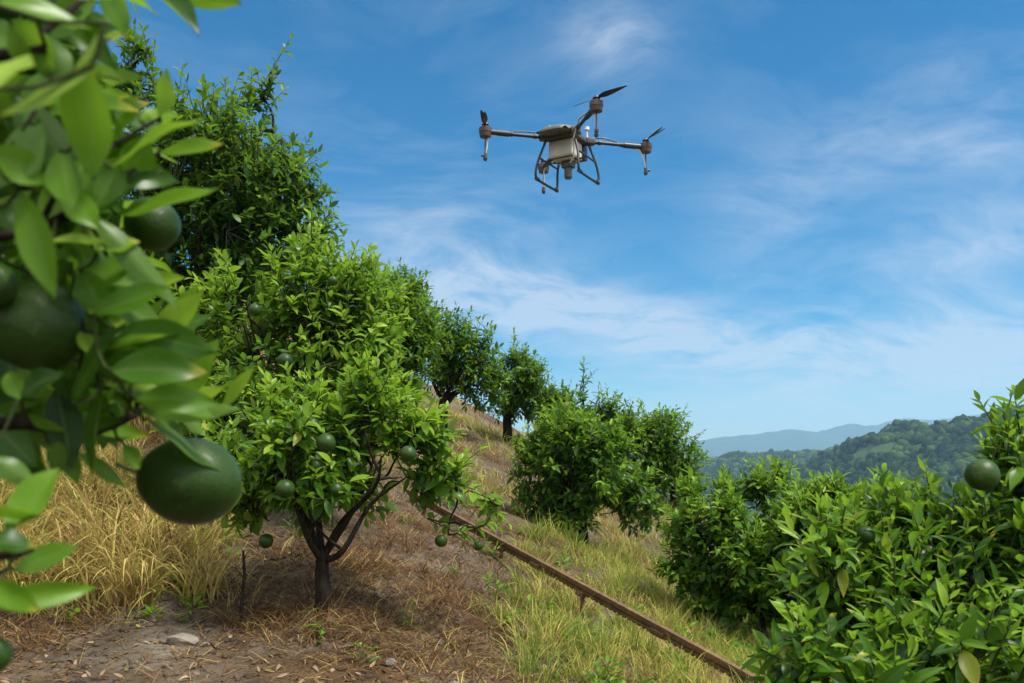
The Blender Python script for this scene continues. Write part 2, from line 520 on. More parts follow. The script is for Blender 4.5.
def crowns(pos, rad, tone, seed):
    """lumpy broadleaf crowns seen from far"""
    r = np.random.default_rng(seed); n = len(pos); V = len(BV)
    v = np.repeat(BV[None], n, 0)
    for q in range(5):
        d = r.normal(size=(n, 1, 3)); d /= np.linalg.norm(d, axis=2, keepdims=True)
        v = v * (1 + .22 * np.clip((BV[None] * d).sum(-1, keepdims=True) - .55, 0, 1) * 1.6)
    v = v * (1 + r.normal(0, .07, (n, V, 1)))
    v = v * rad[:, None, :] + pos[:, None, :]
    f = BF[None] + (np.arange(n) * V)[:, None, None]
    return v.reshape(-1, 3), f.reshape(-1, 3), np.repeat(tone, len(BF))


def hill(name, ridge, y0, wf, wb, base, label, rough=1.0):
    rx = np.array([q[0] for q in ridge], float); rz = np.array([q[1] for q in ridge], float)
    def h(x, y):
        t = np.where(y < y0, (y - y0) / wf, (y - y0) / wb)
        g = np.exp(-t * t)
        zr = np.interp(x, rx, rz)
        s = (zr - base)
        return base + s * g + lump(x / 40 * 1.0, y / 40, 1.3) * s * .14 * rough * g + lump(x / 18, y / 18, 1.3) * s * .03 * rough * g
    xs = np.linspace(rx[0], rx[-1], 220); ys = np.linspace(y0 - 2.4 * wf, y0 + 2.2 * wb, 110)
    Xh, Yh = np.meshgrid(xs, ys)
    Zh = h(Xh, Yh)
    nx = len(xs); ii = np.arange(len(ys) - 1)[:, None] * nx; jj = np.arange(nx - 1)[None]
    ff = np.stack([ii + jj, ii + jj + 1, ii + nx + jj + 1, ii + nx + jj], -1).reshape(-1, 4)
    return h, (np.stack([Xh, Yh, Zh], -1).reshape(-1, 3), ff), label


def px2ridge(lst, d, dz=0):
    return [((px - 512) / F * d, (HOR - py) / F * d + dz) for px, py in lst]


BASE = -64
r1 = [(60, BASE)] + px2ridge([(790, 486), (808, 477), (830, 466), (855, 452), (870, 444), (890, 438), (912, 433), (935, 425), (960, 419), (985, 414), (1010, 411), (1060, 404), (1150, 395)], 700, -5) + [(760, 30), (1000, -10), (1150, BASE)]
h1, g1, lab1 = hill('hill', r1, 700, 190, 260, BASE, '')
o = mesh_np('hill', g1[0], [g1[1]], M_hill, attrs={'tone': np.full(len(g1[1]), .4)})
tag(o, 'nearer wooded hill rising to the right', None, kind='structure')
r2 = [(-300, -30)] + px2ridge([(640, 470), (690, 459), (706, 456), (740, 453), (765, 456), (790, 450), (815, 454), (850, 447), (880, 446), (930, 440)], 1250, -5) + [(900, 30), (1300, 0)]
h2, g2, _ = hill('hill', r2, 1250, 260, 300, BASE, '')
o = mesh_np('hill', g2[0], [g2[1]], M_hill, attrs={'tone': np.full(len(g2[1]), .4)})
tag(o, 'low wooded hill in the valley behind the nearer hill', None, kind='structure')
r3 = [(-1500, 0), (-200, 60)] + px2ridge([(640, 446), (690, 441), (706, 440), (725, 436.5), (739, 435.5), (760, 434), (784.6, 429.6), (800, 431), (814, 432.5), (832, 429), (850, 424), (862, 426), (876, 426.6), (890, 422), (905, 418.5), (922, 420), (938, 420), (980, 414), (1060, 422)], 5000) + [(4200, 100), (5200, 0)]
h3, g3, _ = hill('mountain', r3, 5000, 700, 700, BASE, '', .25)
o = mesh_np('mountain', g3[0], [g3[1]], M_mount, attrs={'tone': np.full(len(g3[1]), .4)})
tag(o, 'hazy blue mountain ridge on the horizon', None, kind='structure')


def forest(h, xr, yr, n, rmin, rmax, seed, label):
    r = np.random.default_rng(seed)
    x = r.uniform(*xr, n); y = r.uniform(*yr, n)
    px = 512 + F * x / y
    keep = (px > 640) & (px < 1130); x, y = x[keep], y[keep]
    clear = lump(x / 25 + 5, y / 25, 1.4)
    keep = clear < .42; x, y, clear = x[keep], y[keep], clear[keep]
    rr = rmin + (rmax - rmin) * r.uniform(0, 1, len(x)) ** 1.8; z = h(x, y)
    rad = np.stack([rr, rr, rr * r.uniform(.8, 1.25, len(x))], -1)
    tone = np.clip(r.normal(.42, .28, len(x)) + .45 * lump(x / 12, y / 12, 1.4), 0, 1)
    v, f, t = crowns(np.stack([x, y, z + rad[:, 2] * .55], -1), rad, tone, seed)
    o = mesh_np('woodland', v, [f], M_forest, attrs={'tone': t})
    tag(o, label, 'woodland', kind='stuff')


forest(h1, (190, 620), (480, 780), 12000, 1.2, 4.2, 11, 'woodland covering the nearer hill at right')
forest(h2, (180, 700), (980, 1330), 6000, 2.2, 4.6, 12, 'hazy woodland covering the low hill in the valley')

# a few trees that stand clear on the ridge line
for (px, py, s, tall, lab) in ((897, 436, 4.2, 1.0, 'round dark tree on the hill ridge, lowest of the ridge trees'),
                               (938, 421, 3.8, 1.35, 'tallest pointed tree standing clear on the far hill ridge'),
                               (930, 424, 3.0, 1.3, 'small pointed tree on the far ridge just left of the tallest one'),
                               (958, 417, 6.2, .9, 'broad dark tree group crown on top of the far hill ridge')):
    b0 = P(px, py, 700); zb = float(h1(np.array([b0[0]]), np.array([b0[1]]))[0])
    t = thing('ridge_tree', lab, 'tree', (b0[0], b0[1], zb), group='trees standing on the far ridge')
    tb = Tubes(); tb.add([(0, 0, -1), (0, 0, s)], [.5, .3], 6); tb.build('trunk', M_bark, t)
    rr = np.random.default_rng(px)
    n = 9
    pp = rr.normal(0, .42, (n, 3)) * np.array([s, s, s * tall]); pp[:, 2] += s * tall * 1.15
    ra = np.repeat(rr.uniform(.45, .75, (n, 1)) * s, 3, 1)
    v, f, tt = crowns(pp, ra, rr.uniform(.0, .35, n), px)
    mesh_np('crown', v, [f], M_forest, t, attrs={'tone': tt})


# ------------------------------------------------------------------ foliage
def leaf_mesh(base, d, nrm, L, W, fold, bend, tone, nu=3, nv=2, curl=None):
    """many leaves at once: base, direction, normal hint, length, width"""
    N = len(base)
    d = d / (np.linalg.norm(d, axis=1)[:, None] + 1e-9)
    x = np.cross(d, nrm); x /= np.linalg.norm(x, axis=1)[:, None] + 1e-9
    nz_ = np.cross(x, d)
    u = np.linspace(0, 1, nu + 1); v = np.linspace(-1, 1, nv + 1)
    prof = np.sin(np.pi * np.clip(u, 0, 1) ** .92) ** .85
    prof = np.where(u > .55, prof * (1 - .25 * ((u - .55) / .45) ** 2), prof)
    prof[0] = .06; prof[-1] = .015
    U, Vv = np.meshgrid(u, v, indexing='ij'); Pr = np.repeat(prof[:, None], nv + 1, 1)
    U, Vv, Pr = U.ravel(), Vv.ravel(), Pr.ravel()
    lx = .5 * W[:, None] * Pr[None] * Vv[None] * np.cos(fold)[:, None]
    ly = L[:, None] * (U[None] - .10 * (bend[:, None] * U[None]) ** 2)
    lz = .5 * W[:, None] * Pr[None] * (np.abs(Vv)[None]) * np.sin(fold)[:, None] - bend[:, None] * L[:, None] * U[None] ** 2 * .5
    if curl is not None:      # wavy margin
        lz = lz + (W[:, None] * .06) * np.sin(U[None] * 9 + curl[:, None]) * np.abs(Vv)[None]
    co = base[:, None] + lx[..., None] * x[:, None] + ly[..., None] * d[:, None] + lz[..., None] * nz_[:, None]
    ii = np.arange(nu)[:, None] * (nv + 1); jj = np.arange(nv)[None]
    q = np.stack([ii + jj, ii + jj + 1, ii + nv + 1 + jj + 1, ii + nv + 1 + jj], -1).reshape(-1, 4)
    f = (q[None] + (np.arange(N) * (nu + 1) * (nv + 1))[:, None, None]).reshape(-1, 4)
    uvv = np.stack([U, (Vv + 1) / 2], -1)[q.ravel()]
    return co.reshape(-1, 3), f, np.repeat(tone, len(q)), np.tile(uvv, (N, 1))


def perp(d, r):
    a = r.normal(size=d.shape); a -= (a * d).sum(1)[:, None] * d
    return a / (np.linalg.norm(a, axis=1)[:, None] + 1e-9)


def shoots_to_leaves(p0, s, ls, young, K, leaf, r, nu, nv, base_tone, tone_sd=.12):
    S = len(p0)
    a = perp(s, r); b = np.cross(s, a)
    jj = np.arange(K)
    t = (jj + .6) / K
    phi = jj[None] * 2.4 + r.uniform(0, 6.28, (S, 1)) + r.normal(0, .3, (S, K))
    open_ = np.radians(np.interp(t, [0, .6, 1], [78, 58, 22]))[None] * r.uniform(.8, 1.2, (S, K))
    open_ = open_ * (1 - .2 * young[:, None])
    rad = np.cos(phi)[..., None] * a[:, None] + np.sin(phi)[..., None] * b[:, None]
    d = np.cos(open_)[..., None] * s[:, None] + np.sin(open_)[..., None] * rad
    d[..., 2] += r.normal(-.10, .22, (S, K)) * (1 - young[:, None])
    # stem bends a little
    pos = p0[:, None] + s[:, None] * (t[None] * ls[:, None])[..., None]
    L = leaf * np.interp(t, [0, .5, 1], [.95, 1.05, .62])[None] * r.uniform(.55, 1.25, (S, K))
    L = L * (1 - .12 * young[:, None])
    keep = (r.uniform(size=(S, K)) > .10).ravel()
    d = d.reshape(-1, 3); up = np.tile(np.array([[0, 0, 1.]]), (len(d), 1)) + r.normal(0, .35, (len(d), 3)) + .5 * np.repeat(s, K, 0)
    tone = base_tone[:, None] + young[:, None] * np.interp(t, [0, .4, 1], [.15, .42, .62])[None] + r.normal(0, tone_sd, (S, K))
    tone = np.clip(tone, 0, 1).ravel()
    L = L.ravel(); W = L * r.uniform(.38, .50, len(L))
    fold = np.radians(r.uniform(5, 32, len(L))); bend = r.normal(.30, .38, len(L))
    return [q[keep] for q in (pos.reshape(-1, 3), d, up, L, W, fold, bend, tone)]


def limb_path(p0, p1, r, sag=.18, n=7):
    p0, p1 = np.asarray(p0), np.asarray(p1); d = p1 - p0; L = np.linalg.norm(d)
    m1 = p0 + d * .35 + np.array([0, 0, sag * L]) * .6 + r.normal(0, .06, 3) * L
    m2 = p0 + d * .7 + np.array([0, 0, sag * L]) * .4 + r.normal(0, .06, 3) * L
    return smooth_path([p0, m1, m2, p1], 4)


FV, FF = None, None


def fruit(parent, c, rad, axis=(0, 0, 1), name='fruit', label=None, stretch=1.0, hi=False):
    """green citrus: oblate ball with a dimple and a small calyx on a stalk"""
    n, m_ = (40, 24) if hi else (20, 12)
    v = []
    for a in range(m_ + 1):
        t = math.pi * a / m_
        for b_ in range(n):
            ph = 2 * math.pi * b_ / n
            rr = math.sin(t) * (1 + .012 * math.sin(ph * 3 + 1)); z = math.cos(t) * (.94 * stretch)
            z += .10 * math.exp(-(t / .55) ** 2) - .13 * math.exp(-(t / .20) ** 2)    # neck and dimple at the stalk
            v.append((rr, rr and 0, z) if False else (rr * math.cos(ph), rr * math.sin(ph), z))
    v = np.array(v) * rad
    ii = np.arange(m_)[:, None] * n; jj = np.arange(n)[None]; jn_ = (jj + 1) % n
    f = np.stack([ii + jj, ii + n + jj, ii + n + jn_, ii + jn_], -1).reshape(-1, 4)
    q = Vector(axis).to_track_quat('Z', 'Y').to_matrix()
    v = (np.array(q) @ v.T).T + np.asarray(c)
    o = mesh_np(name, v, [f], M_fruit, parent)
    if label: o['label'] = label
    ax = np.array(Vector(axis).normalized())
    h = HB()
    p_ = np.asarray(c) + ax * rad * .86
    h.cyl(p_, p_ + ax * rad * .10, rad * .16, rad * .10, 8)
    h.tube([p_ + ax * rad * .05, p_ + ax * rad * .45 + np.array([0, 0, .1]) * rad, p_ + ax * rad * .75 + np.array([0, 0, .2]) * rad], rad * .05, 6, 3)
    h.build('stalk', M_twig, o)
    return o


def citrus_tree(label, base, d, crown, lobes=(), leaf=.085, n_shoots=500, K=10, young=.4, tone=.28, seed=1, trunk_h=.35, trunk_r=.05, lean=(0, 0),
                nu=3, nv=2, fruits=(), shoot_len=.22, spurs=(), depth_ratio=.9, twigs=True, mat_=None, group='citrus trees of the hillside orchard', fill=.30, slim=1.0, ysize=1.0, limbs=6, trunk_forks=None, extra=None):
    """base: pixel of the trunk foot; crown: (px,py,rx,ry) of the crown outline; lobes: extra (px,py,r,dd); spurs: tall single shoots (px0,py0,px1,py1)"""
    r = np.random.default_rng(seed)
    mat_ = mat_ or M_leaf_far
    sc = d / F
    b0 = P(base[0], base[1], d); b0[2] = gz(b0[0], b0[1])
    t = thing('citrus_tree', label, 'tree', tuple(b0), group=group)
    cx, cy, rx, ry = crown
    cc = P(cx, cy, d); Rx, Rz = rx * sc, ry * sc; Ry = Rx * depth_ratio
    # lobes make the outline uneven
    n_l = 16
    LB = []
    for q in range(n_l):
        v = r.normal(size=3); v /= np.linalg.norm(v); rr = r.uniform(.45, .74)
        lr = min(Rx, Rz) * r.uniform(.30, .46)
        LB.append((cc + v * np.array([Rx, Ry, Rz]) * rr, lr))
    LB.append((cc, min(Rx, Rz) * .55))
    for (lx, ly, lr, dd) in lobes:
        LB.append((P(lx, ly, d + dd), lr * (d + dd) / F))
    wts = np.array([q[1] ** 2 for q in LB]); wts /= wts.sum()
    idx = r.choice(len(LB), n_shoots, p=wts)
    lc = np.array([q[0] for q in LB])[idx]; lr = np.array([q[1] for q in LB])[idx]
    v = r.normal(size=(n_shoots, 3)); v /= np.linalg.norm(v, axis=1)[:, None]
    rr = np.where(r.uniform(size=n_shoots) < fill, r.uniform(.0, .6, n_shoots), r.uniform(.6, .95, n_shoots))
    p0 = lc + v * (lr * rr)[:, None]
    outc = (p0 - cc) / np.array([Rx, Ry, Rz]); on = np.linalg.norm(outc, axis=1)
    outc = outc / (on[:, None] + 1e-6)
    s = v * .6 + outc * .7 + np.array([0, 0, .55]) + r.normal(0, .28, (n_shoots, 3))
    s /= np.linalg.norm(s, axis=1)[:, None]
    # new growth sits towards the top and outside of the crown
    hi_ = np.clip((p0[:, 2] - cc[2]) / Rz * .5 + .5, 0, 1)
    y = (r.uniform(size=n_shoots) < young * (.35 + .9 * hi_) * np.clip(on, .3, 1.1)).astype(float) * r.uniform(.45, 1, n_shoots)
    ls = shoot_len * r.uniform(.6, 1.25, n_shoots) * (1 + .35 * y * ysize)
    p0 = p0 - s * ls[:, None] * .45
    if len(spurs):
        e0 = []; e1 = []; el_ = []
        for (ax, ay, bx, by) in spurs:
            a3, b3 = P(ax, ay, d), P(bx, by, d); b3[1] += r.normal(0, .1)
            nseg = max(1, int(np.linalg.norm(b3 - a3) / (shoot_len * .8)))
            for q in range(nseg):
                e0.append(a3 + (b3 - a3) * q / nseg + r.normal(0, .012, 3)); w_ = (b3 - a3) / nseg; el_.append(np.linalg.norm(w_) * 1.15)
                e1.append(w_ / np.linalg.norm(w_))
        p0 = np.vstack([p0, e0]); s = np.vstack([s, e1]); ls = np.concatenate([ls, el_]); y = np.concatenate([y, r.uniform(.3, .8, len(e0))])
    ok = p0[:, 2] > ground_z(p0[:, 0], p0[:, 1]) + .16
    p0, s, ls, y = p0[ok], s[ok], ls[ok], y[ok]
    bt = tone + .05 + r.normal(0, .07, len(p0))
    L = shoots_to_leaves(p0, s, ls, y, K, leaf, r, nu, nv, bt)
    L[4] = L[4] * slim
    if extra is not None:
        L = [np.concatenate([a_, b_]) for a_, b_ in zip(L, extra)]
    v_, f_, tn, uv_ = leaf_mesh(*L, nu=nu, nv=nv)
    mesh_np('crown', v_ - b0, [f_], mat_, t, attrs={'tone': tn}, uv=uv_)
    # trunk and limbs
    tb = Tubes(); nodes = []
    fork = b0 + np.array([lean[0], lean[1], trunk_h])
    pth = smooth_path([b0 - np.array([0, 0, .12]), b0 + np.array([lean[0] * .2 + .01, 0, trunk_h * .3]), b0 + np.array([lean[0] * .6, lean[1] * .5, trunk_h * .7]), fork], 4)
    tb.add(pth - b0, np.linspace(trunk_r * 1.25, trunk_r * .85, len(pth)), 10)
    for q in range(limbs):
        a_ = 2 * math.pi * (q + r.uniform(-.3, .3)) / limbs
        tip = cc + np.array([math.cos(a_) * Rx, math.sin(a_) * Ry, 0]) * r.uniform(.45, .75) + np.array([0, 0, Rz * r.uniform(-.35, .55)])
        st_ = fork - np.array([0, 0, r.uniform(0, .3) * trunk_h])
        lp = limb_path(st_, tip, r, sag=r.uniform(-.05, .12))
        tb.add(lp - b0, np.linspace(trunk_r * r.uniform(.42, .62), trunk_r * .12, len(lp)), 7)
        nodes.extend(lp[3:])
        for z_ in range(3):
            k0 = r.integers(4, len(lp) - 2)
            tip2 = lp[k0] + (lp[-1] - lp[k0]) * .6 + r.normal(0, .35, 3) * np.array([Rx, Ry, Rz])
            q3 = (tip2 - cc) / np.array([Rx, Ry, Rz]); q3n = np.linalg.norm(q3)
            if q3n > .72: tip2 = cc + (tip2 - cc) * .72 / q3n
            l2 = limb_path(lp[k0], tip2, r, sag=.05)
            tb.add(l2 - b0, np.linspace(trunk_r * .28, trunk_r * .08, len(l2)), 5)
            nodes.extend(l2[3:])
    for (lx, ly, lr_, dd) in list(lobes) + [(q[0], q[1], 0, 0) for q in spurs]:
        e_ = P(lx, ly, d + dd)
        k_ = int(((np.array(nodes) - e_) ** 2).sum(1).argmin())
        if np.linalg.norm(nodes[k_] - e_) > .12:
            lp = limb_path(nodes[k_], e_, r, sag=.04)
            tb.add(lp - b0, np.linspace(trunk_r * .22, trunk_r * .08, len(lp)), 5)
            nodes.extend(lp[3:])
    tb.build('trunk', M_bark, t)
    if twigs:
        tw = Tubes(); nd = np.array(nodes)
        for q in range(len(p0)):
            dv = ((nd - p0[q]) ** 2).sum(1); k_ = int(dv.argmin())
            a3 = nd[k_]; m3 = (a3 + p0[q]) / 2 + np.array([0, 0, -.03]) * math.sqrt(dv[k_])
            e3 = p0[q] + s[q] * ls[q] * .9
            tw.add(np.array([a3, m3, p0[q], e3]) - b0, [.006, .005, .004, .002], 4)
        tw.build('branches', M_twig, t)
    for (fx, fy, fr, dd) in fruits:
        c3 = P(fx, fy, d + dd)
        fruit(t, c3 - b0, fr * (d + dd) / F, (r.normal(0, .3), r.normal(0, .3), 1))
    return t


# --- the trees, each measured against the photograph
citrus_tree('young citrus tree with a bare forked trunk in dead straw, above the rusty rail end', (321, 612), 4.8, (335, 452, 122, 82),
            lobes=[(432, 458, 28, .1), (455, 478, 20, 0), (448, 535, 14, .05), (425, 478, 20, .1), (420, 425, 34, 0), (370, 392, 34, 0), (250, 500, 28, -.1), (474, 528, 14, 0), (494, 502, 9, .2), (230, 455, 30, .1)],
            leaf=0.102, n_shoots=580, K=10, young=1.0, tone=.41, seed=101, trunk_h=.34, trunk_r=.040, lean=(.01, 0), nu=4, mat_=M_leaf, shoot_len=.17, fill=.35,
            fruits=[(408, 454, 8.5, -.62), (326, 443, 10, -.5), (316, 466, 8, -.3), (285, 489, 10, -.5), (266, 541, 7.5, -.2), (441, 541, 6.5, 0), (478, 546, 5, 0), (312, 424, 7, -.4), (336, 490, 8, -.3)],
            spurs=[(445, 480, 500, 500), (430, 520, 482, 548), (300, 420, 285, 372), (350, 400, 365, 366), (230, 470, 205, 440)])
citrus_tree('bright leafy citrus tree standing right behind the young tree with the forked trunk', (262, 505), 6.4, (300, 352, 118, 108),
            lobes=[(316, 255, 26, .1), (300, 290, 40, 0), (385, 345, 34, 0), (395, 390, 26, -.1), (210, 330, 40, .2), (190, 365, 26, 0), (190, 440, 26, -.2), (225, 290, 26, .2), (215, 420, 46, -.2), (370, 310, 40, .1), (310, 232, 14, .1)],
            leaf=0.112, n_shoots=1080, K=10, young=.95, tone=.40, seed=102, trunk_h=.35, trunk_r=.05, nu=4, mat_=M_leaf, shoot_len=.19,
            fruits=[(255, 310, 6.5, -1.0), (333, 281, 5, -.6), (285, 361, 8, -1.0), (245, 420, 7, -.9), (262, 470, 6, -.7)],
            spurs=[(312, 260, 318, 218), (300, 300, 290, 258), (350, 300, 372, 262), (240, 300, 228, 262)])
citrus_tree('largest and darkest citrus tree, tall crown high on the slope at left', (230, 395), 8.3, (215, 218, 112, 150),
            lobes=[(262, 95, 22, 0), (276, 68, 10, 0), (232, 130, 44, 0), (292, 165, 30, 0), (305, 195, 24, 0), (318, 232, 16, 0), (130, 85, 32, -.2), (168, 110, 24, -.1), (140, 50, 18, -.2), (150, 160, 60, 0), (180, 190, 60, 0), (245, 250, 60, -.3), (150, 265, 50, 0), (170, 305, 48, -.2), (135, 320, 40, 0), (115, 250, 50, .2), (270, 210, 50, -.2)],
            leaf=0.112, n_shoots=2150, K=9, young=.10, tone=.19, seed=103, trunk_h=.7, trunk_r=.10, shoot_len=.22, limbs=9,
            spurs=[(262, 90, 290, 46), (250, 110, 240, 70), (300, 160, 322, 148), (128, 80, 118, 28), (150, 75, 158, 45), (176, 110, 180, 62), (310, 200, 326, 210)])
citrus_tree('citrus tree on the upper slope just left of the tree with two bare stems', (392, 420), 9.8, (388, 332, 56, 62),
            lobes=[(352, 275, 26, .3), (375, 285, 26, .2), (405, 300, 30, .1), (345, 310, 40, .2), (425, 340, 24, 0)],
            leaf=0.109, n_shoots=648, K=9, young=.5, tone=.31, seed=104, trunk_h=.4, trunk_r=.06, shoot_len=.2,
            spurs=[(350, 270, 345, 248), (380, 280, 390, 262), (410, 290, 418, 275)])
citrus_tree('dark citrus tree against the sky behind the crest, half hidden by brighter crowns', (405, 410), 12.5, (390, 312, 52, 50),
            lobes=[(430, 318, 24, 0), (360, 278, 20, 0), (410, 290, 20, 0)], leaf=0.109, n_shoots=432, K=9, young=.15, tone=.22, seed=105, trunk_h=.5, trunk_r=.07, shoot_len=.22)
citrus_tree('round dark citrus tree with two bare dark stems high on the open slope', (441, 431), 12.6, (464, 369, 48, 48),
            lobes=[(440, 350, 26, 0), (478, 345, 22, 0), (458, 325, 18, 0), (486, 385, 24, 0)],
            leaf=0.109, n_shoots=576, K=9, young=.35, tone=.26, seed=106, trunk_h=.55, trunk_r=.075, shoot_len=.2, lean=(.05, 0),
            spurs=[(455, 325, 450, 310), (475, 335, 484, 320)])
citrus_tree('dark citrus tree with one tall thin top shoot, farthest bare trunk on the slope', (507, 442), 13.6, (521, 385, 36, 44),
            lobes=[(512, 358, 14, 0), (535, 372, 16, 0), (505, 400, 20, 0), (540, 395, 12, 0)],
            leaf=0.109, n_shoots=446, K=9, young=.3, tone=.25, seed=107, trunk_h=.45, trunk_r=.07, shoot_len=.2,
            spurs=[(512, 360, 514, 330), (535, 372, 545, 362)])
citrus_tree('dense round citrus tree above the middle of the rail, trunk foot showing in grass', (583, 553), 9.2, (582, 470, 68, 62),
            lobes=[(535, 442, 24, .1), (540, 470, 28, 0), (525, 500, 18, 0), (560, 430, 28, 0), (610, 440, 24, 0), (635, 490, 26, 0), (650, 510, 18, 0), (625, 510, 22, 0), (548, 515, 20, 0)],
            leaf=0.109, n_shoots=1080, K=9, young=.6, tone=.30, seed=108, trunk_h=.40, trunk_r=.05, shoot_len=.18, nu=3, fill=.4)
citrus_tree('small dark citrus crown low in the gap between two larger crowns on the crest', (552, 452), 14.6, (554, 408, 24, 32),
            leaf=.105, n_shoots=260, K=9, young=.3, tone=.24, seed=114, trunk_h=.4, trunk_r=.05, shoot_len=.19)
citrus_tree('citrus tree with a lone tall shoot against the sky, behind the dense round tree', (600, 500), 12.0, (600, 430, 44, 40),
            lobes=[(555, 425, 20, .2), (575, 410, 18, 0), (625, 420, 18, 0), (640, 440, 20, 0)],
            leaf=0.109, n_shoots=540, K=9, young=.4, tone=.27, seed=109, trunk_h=.5, trunk_r=.06, shoot_len=.2,
            spurs=[(584, 408, 583, 362), (580, 390, 594, 372), (612, 405, 616, 392)])
citrus_tree('citrus tree right of the dense round one, short dark trunk on the crest edge', (674, 505), 12.3, (662, 452, 42, 46),
            lobes=[(640, 425, 18, 0), (672, 425, 16, 0), (690, 450, 18, 0), (650, 480, 22, 0), (690, 478, 20, 0), (675, 470, 22, 0)],
            leaf=0.109, n_shoots=612, K=9, young=.45, tone=.29, seed=110, trunk_h=.38, trunk_r=.06, shoot_len=.19,
            spurs=[(680, 425, 690, 412), (690, 440, 704, 432)])
citrus_tree('wide citrus bush reaching the ground beside the lower rail, right of the grass strip', (760, 645), 7.2, (756, 556, 98, 88),
            lobes=[(692, 530, 30, 0), (690, 500, 22, .2), (682, 570, 22, 0), (760, 488, 22, 0), (730, 495, 24, 0), (695, 570, 30, -.1), (800, 510, 30, 0), (720, 610, 26, -.1), (780, 480, 14, 0)],
            leaf=0.106, n_shoots=1656, K=9, young=.7, tone=.33, seed=111, trunk_h=.22, trunk_r=.05, shoot_len=.17, fill=.45,
            spurs=[(770, 485, 772, 462), (740, 490, 735, 474), (700, 520, 690, 500)])
citrus_tree('yellow green citrus tree behind the big foreground bush, in front of the far hill', (850, 640), 6.4, (835, 545, 70, 58),
            lobes=[(800, 505, 22, 0), (850, 500, 22, 0), (880, 505, 20, 0), (825, 495, 14, 0)],
            leaf=0.109, n_shoots=792, K=9, young=.7, tone=.36, seed=112, trunk_h=.3, trunk_r=.05, shoot_len=.18)
citrus_tree('big near citrus bush with long glossy leaves filling the lower right corner', (1000, 1010), 2.55, (955, 640, 150, 140),
            lobes=[(1024, 455, 34, 0), (1020, 490, 44, .1), (1030, 520, 80, 0), (930, 545, 60, 0), (900, 520, 30, .1), (800, 660, 50, -.5), (850, 600, 60, -.2), (800, 700, 26, -.6), (830, 545, 26, -.3), (880, 570, 50, 0), (1060, 600, 120, 0), (960, 680, 90, -.5), (860, 700, 60, -.6)],
            leaf=0.083, n_shoots=1250, K=11, young=.55, tone=.22, seed=113, trunk_h=.5, trunk_r=.06, shoot_len=.17, nu=6, nv=4, mat_=M_leaf, fill=.35, slim=.84, depth_ratio=.8,
            fruits=[(982, 475, 16.5, -.34), (1026, 500, 15, .0), (866, 535, 9, -.1)],
            spurs=[(1005, 440, 1003, 398), (1015, 430, 1022, 402), (1000, 470, 985, 440), (800, 560, 783, 520), (815, 560, 822, 515), (860, 560, 853, 515), (775, 695, 768, 672)])

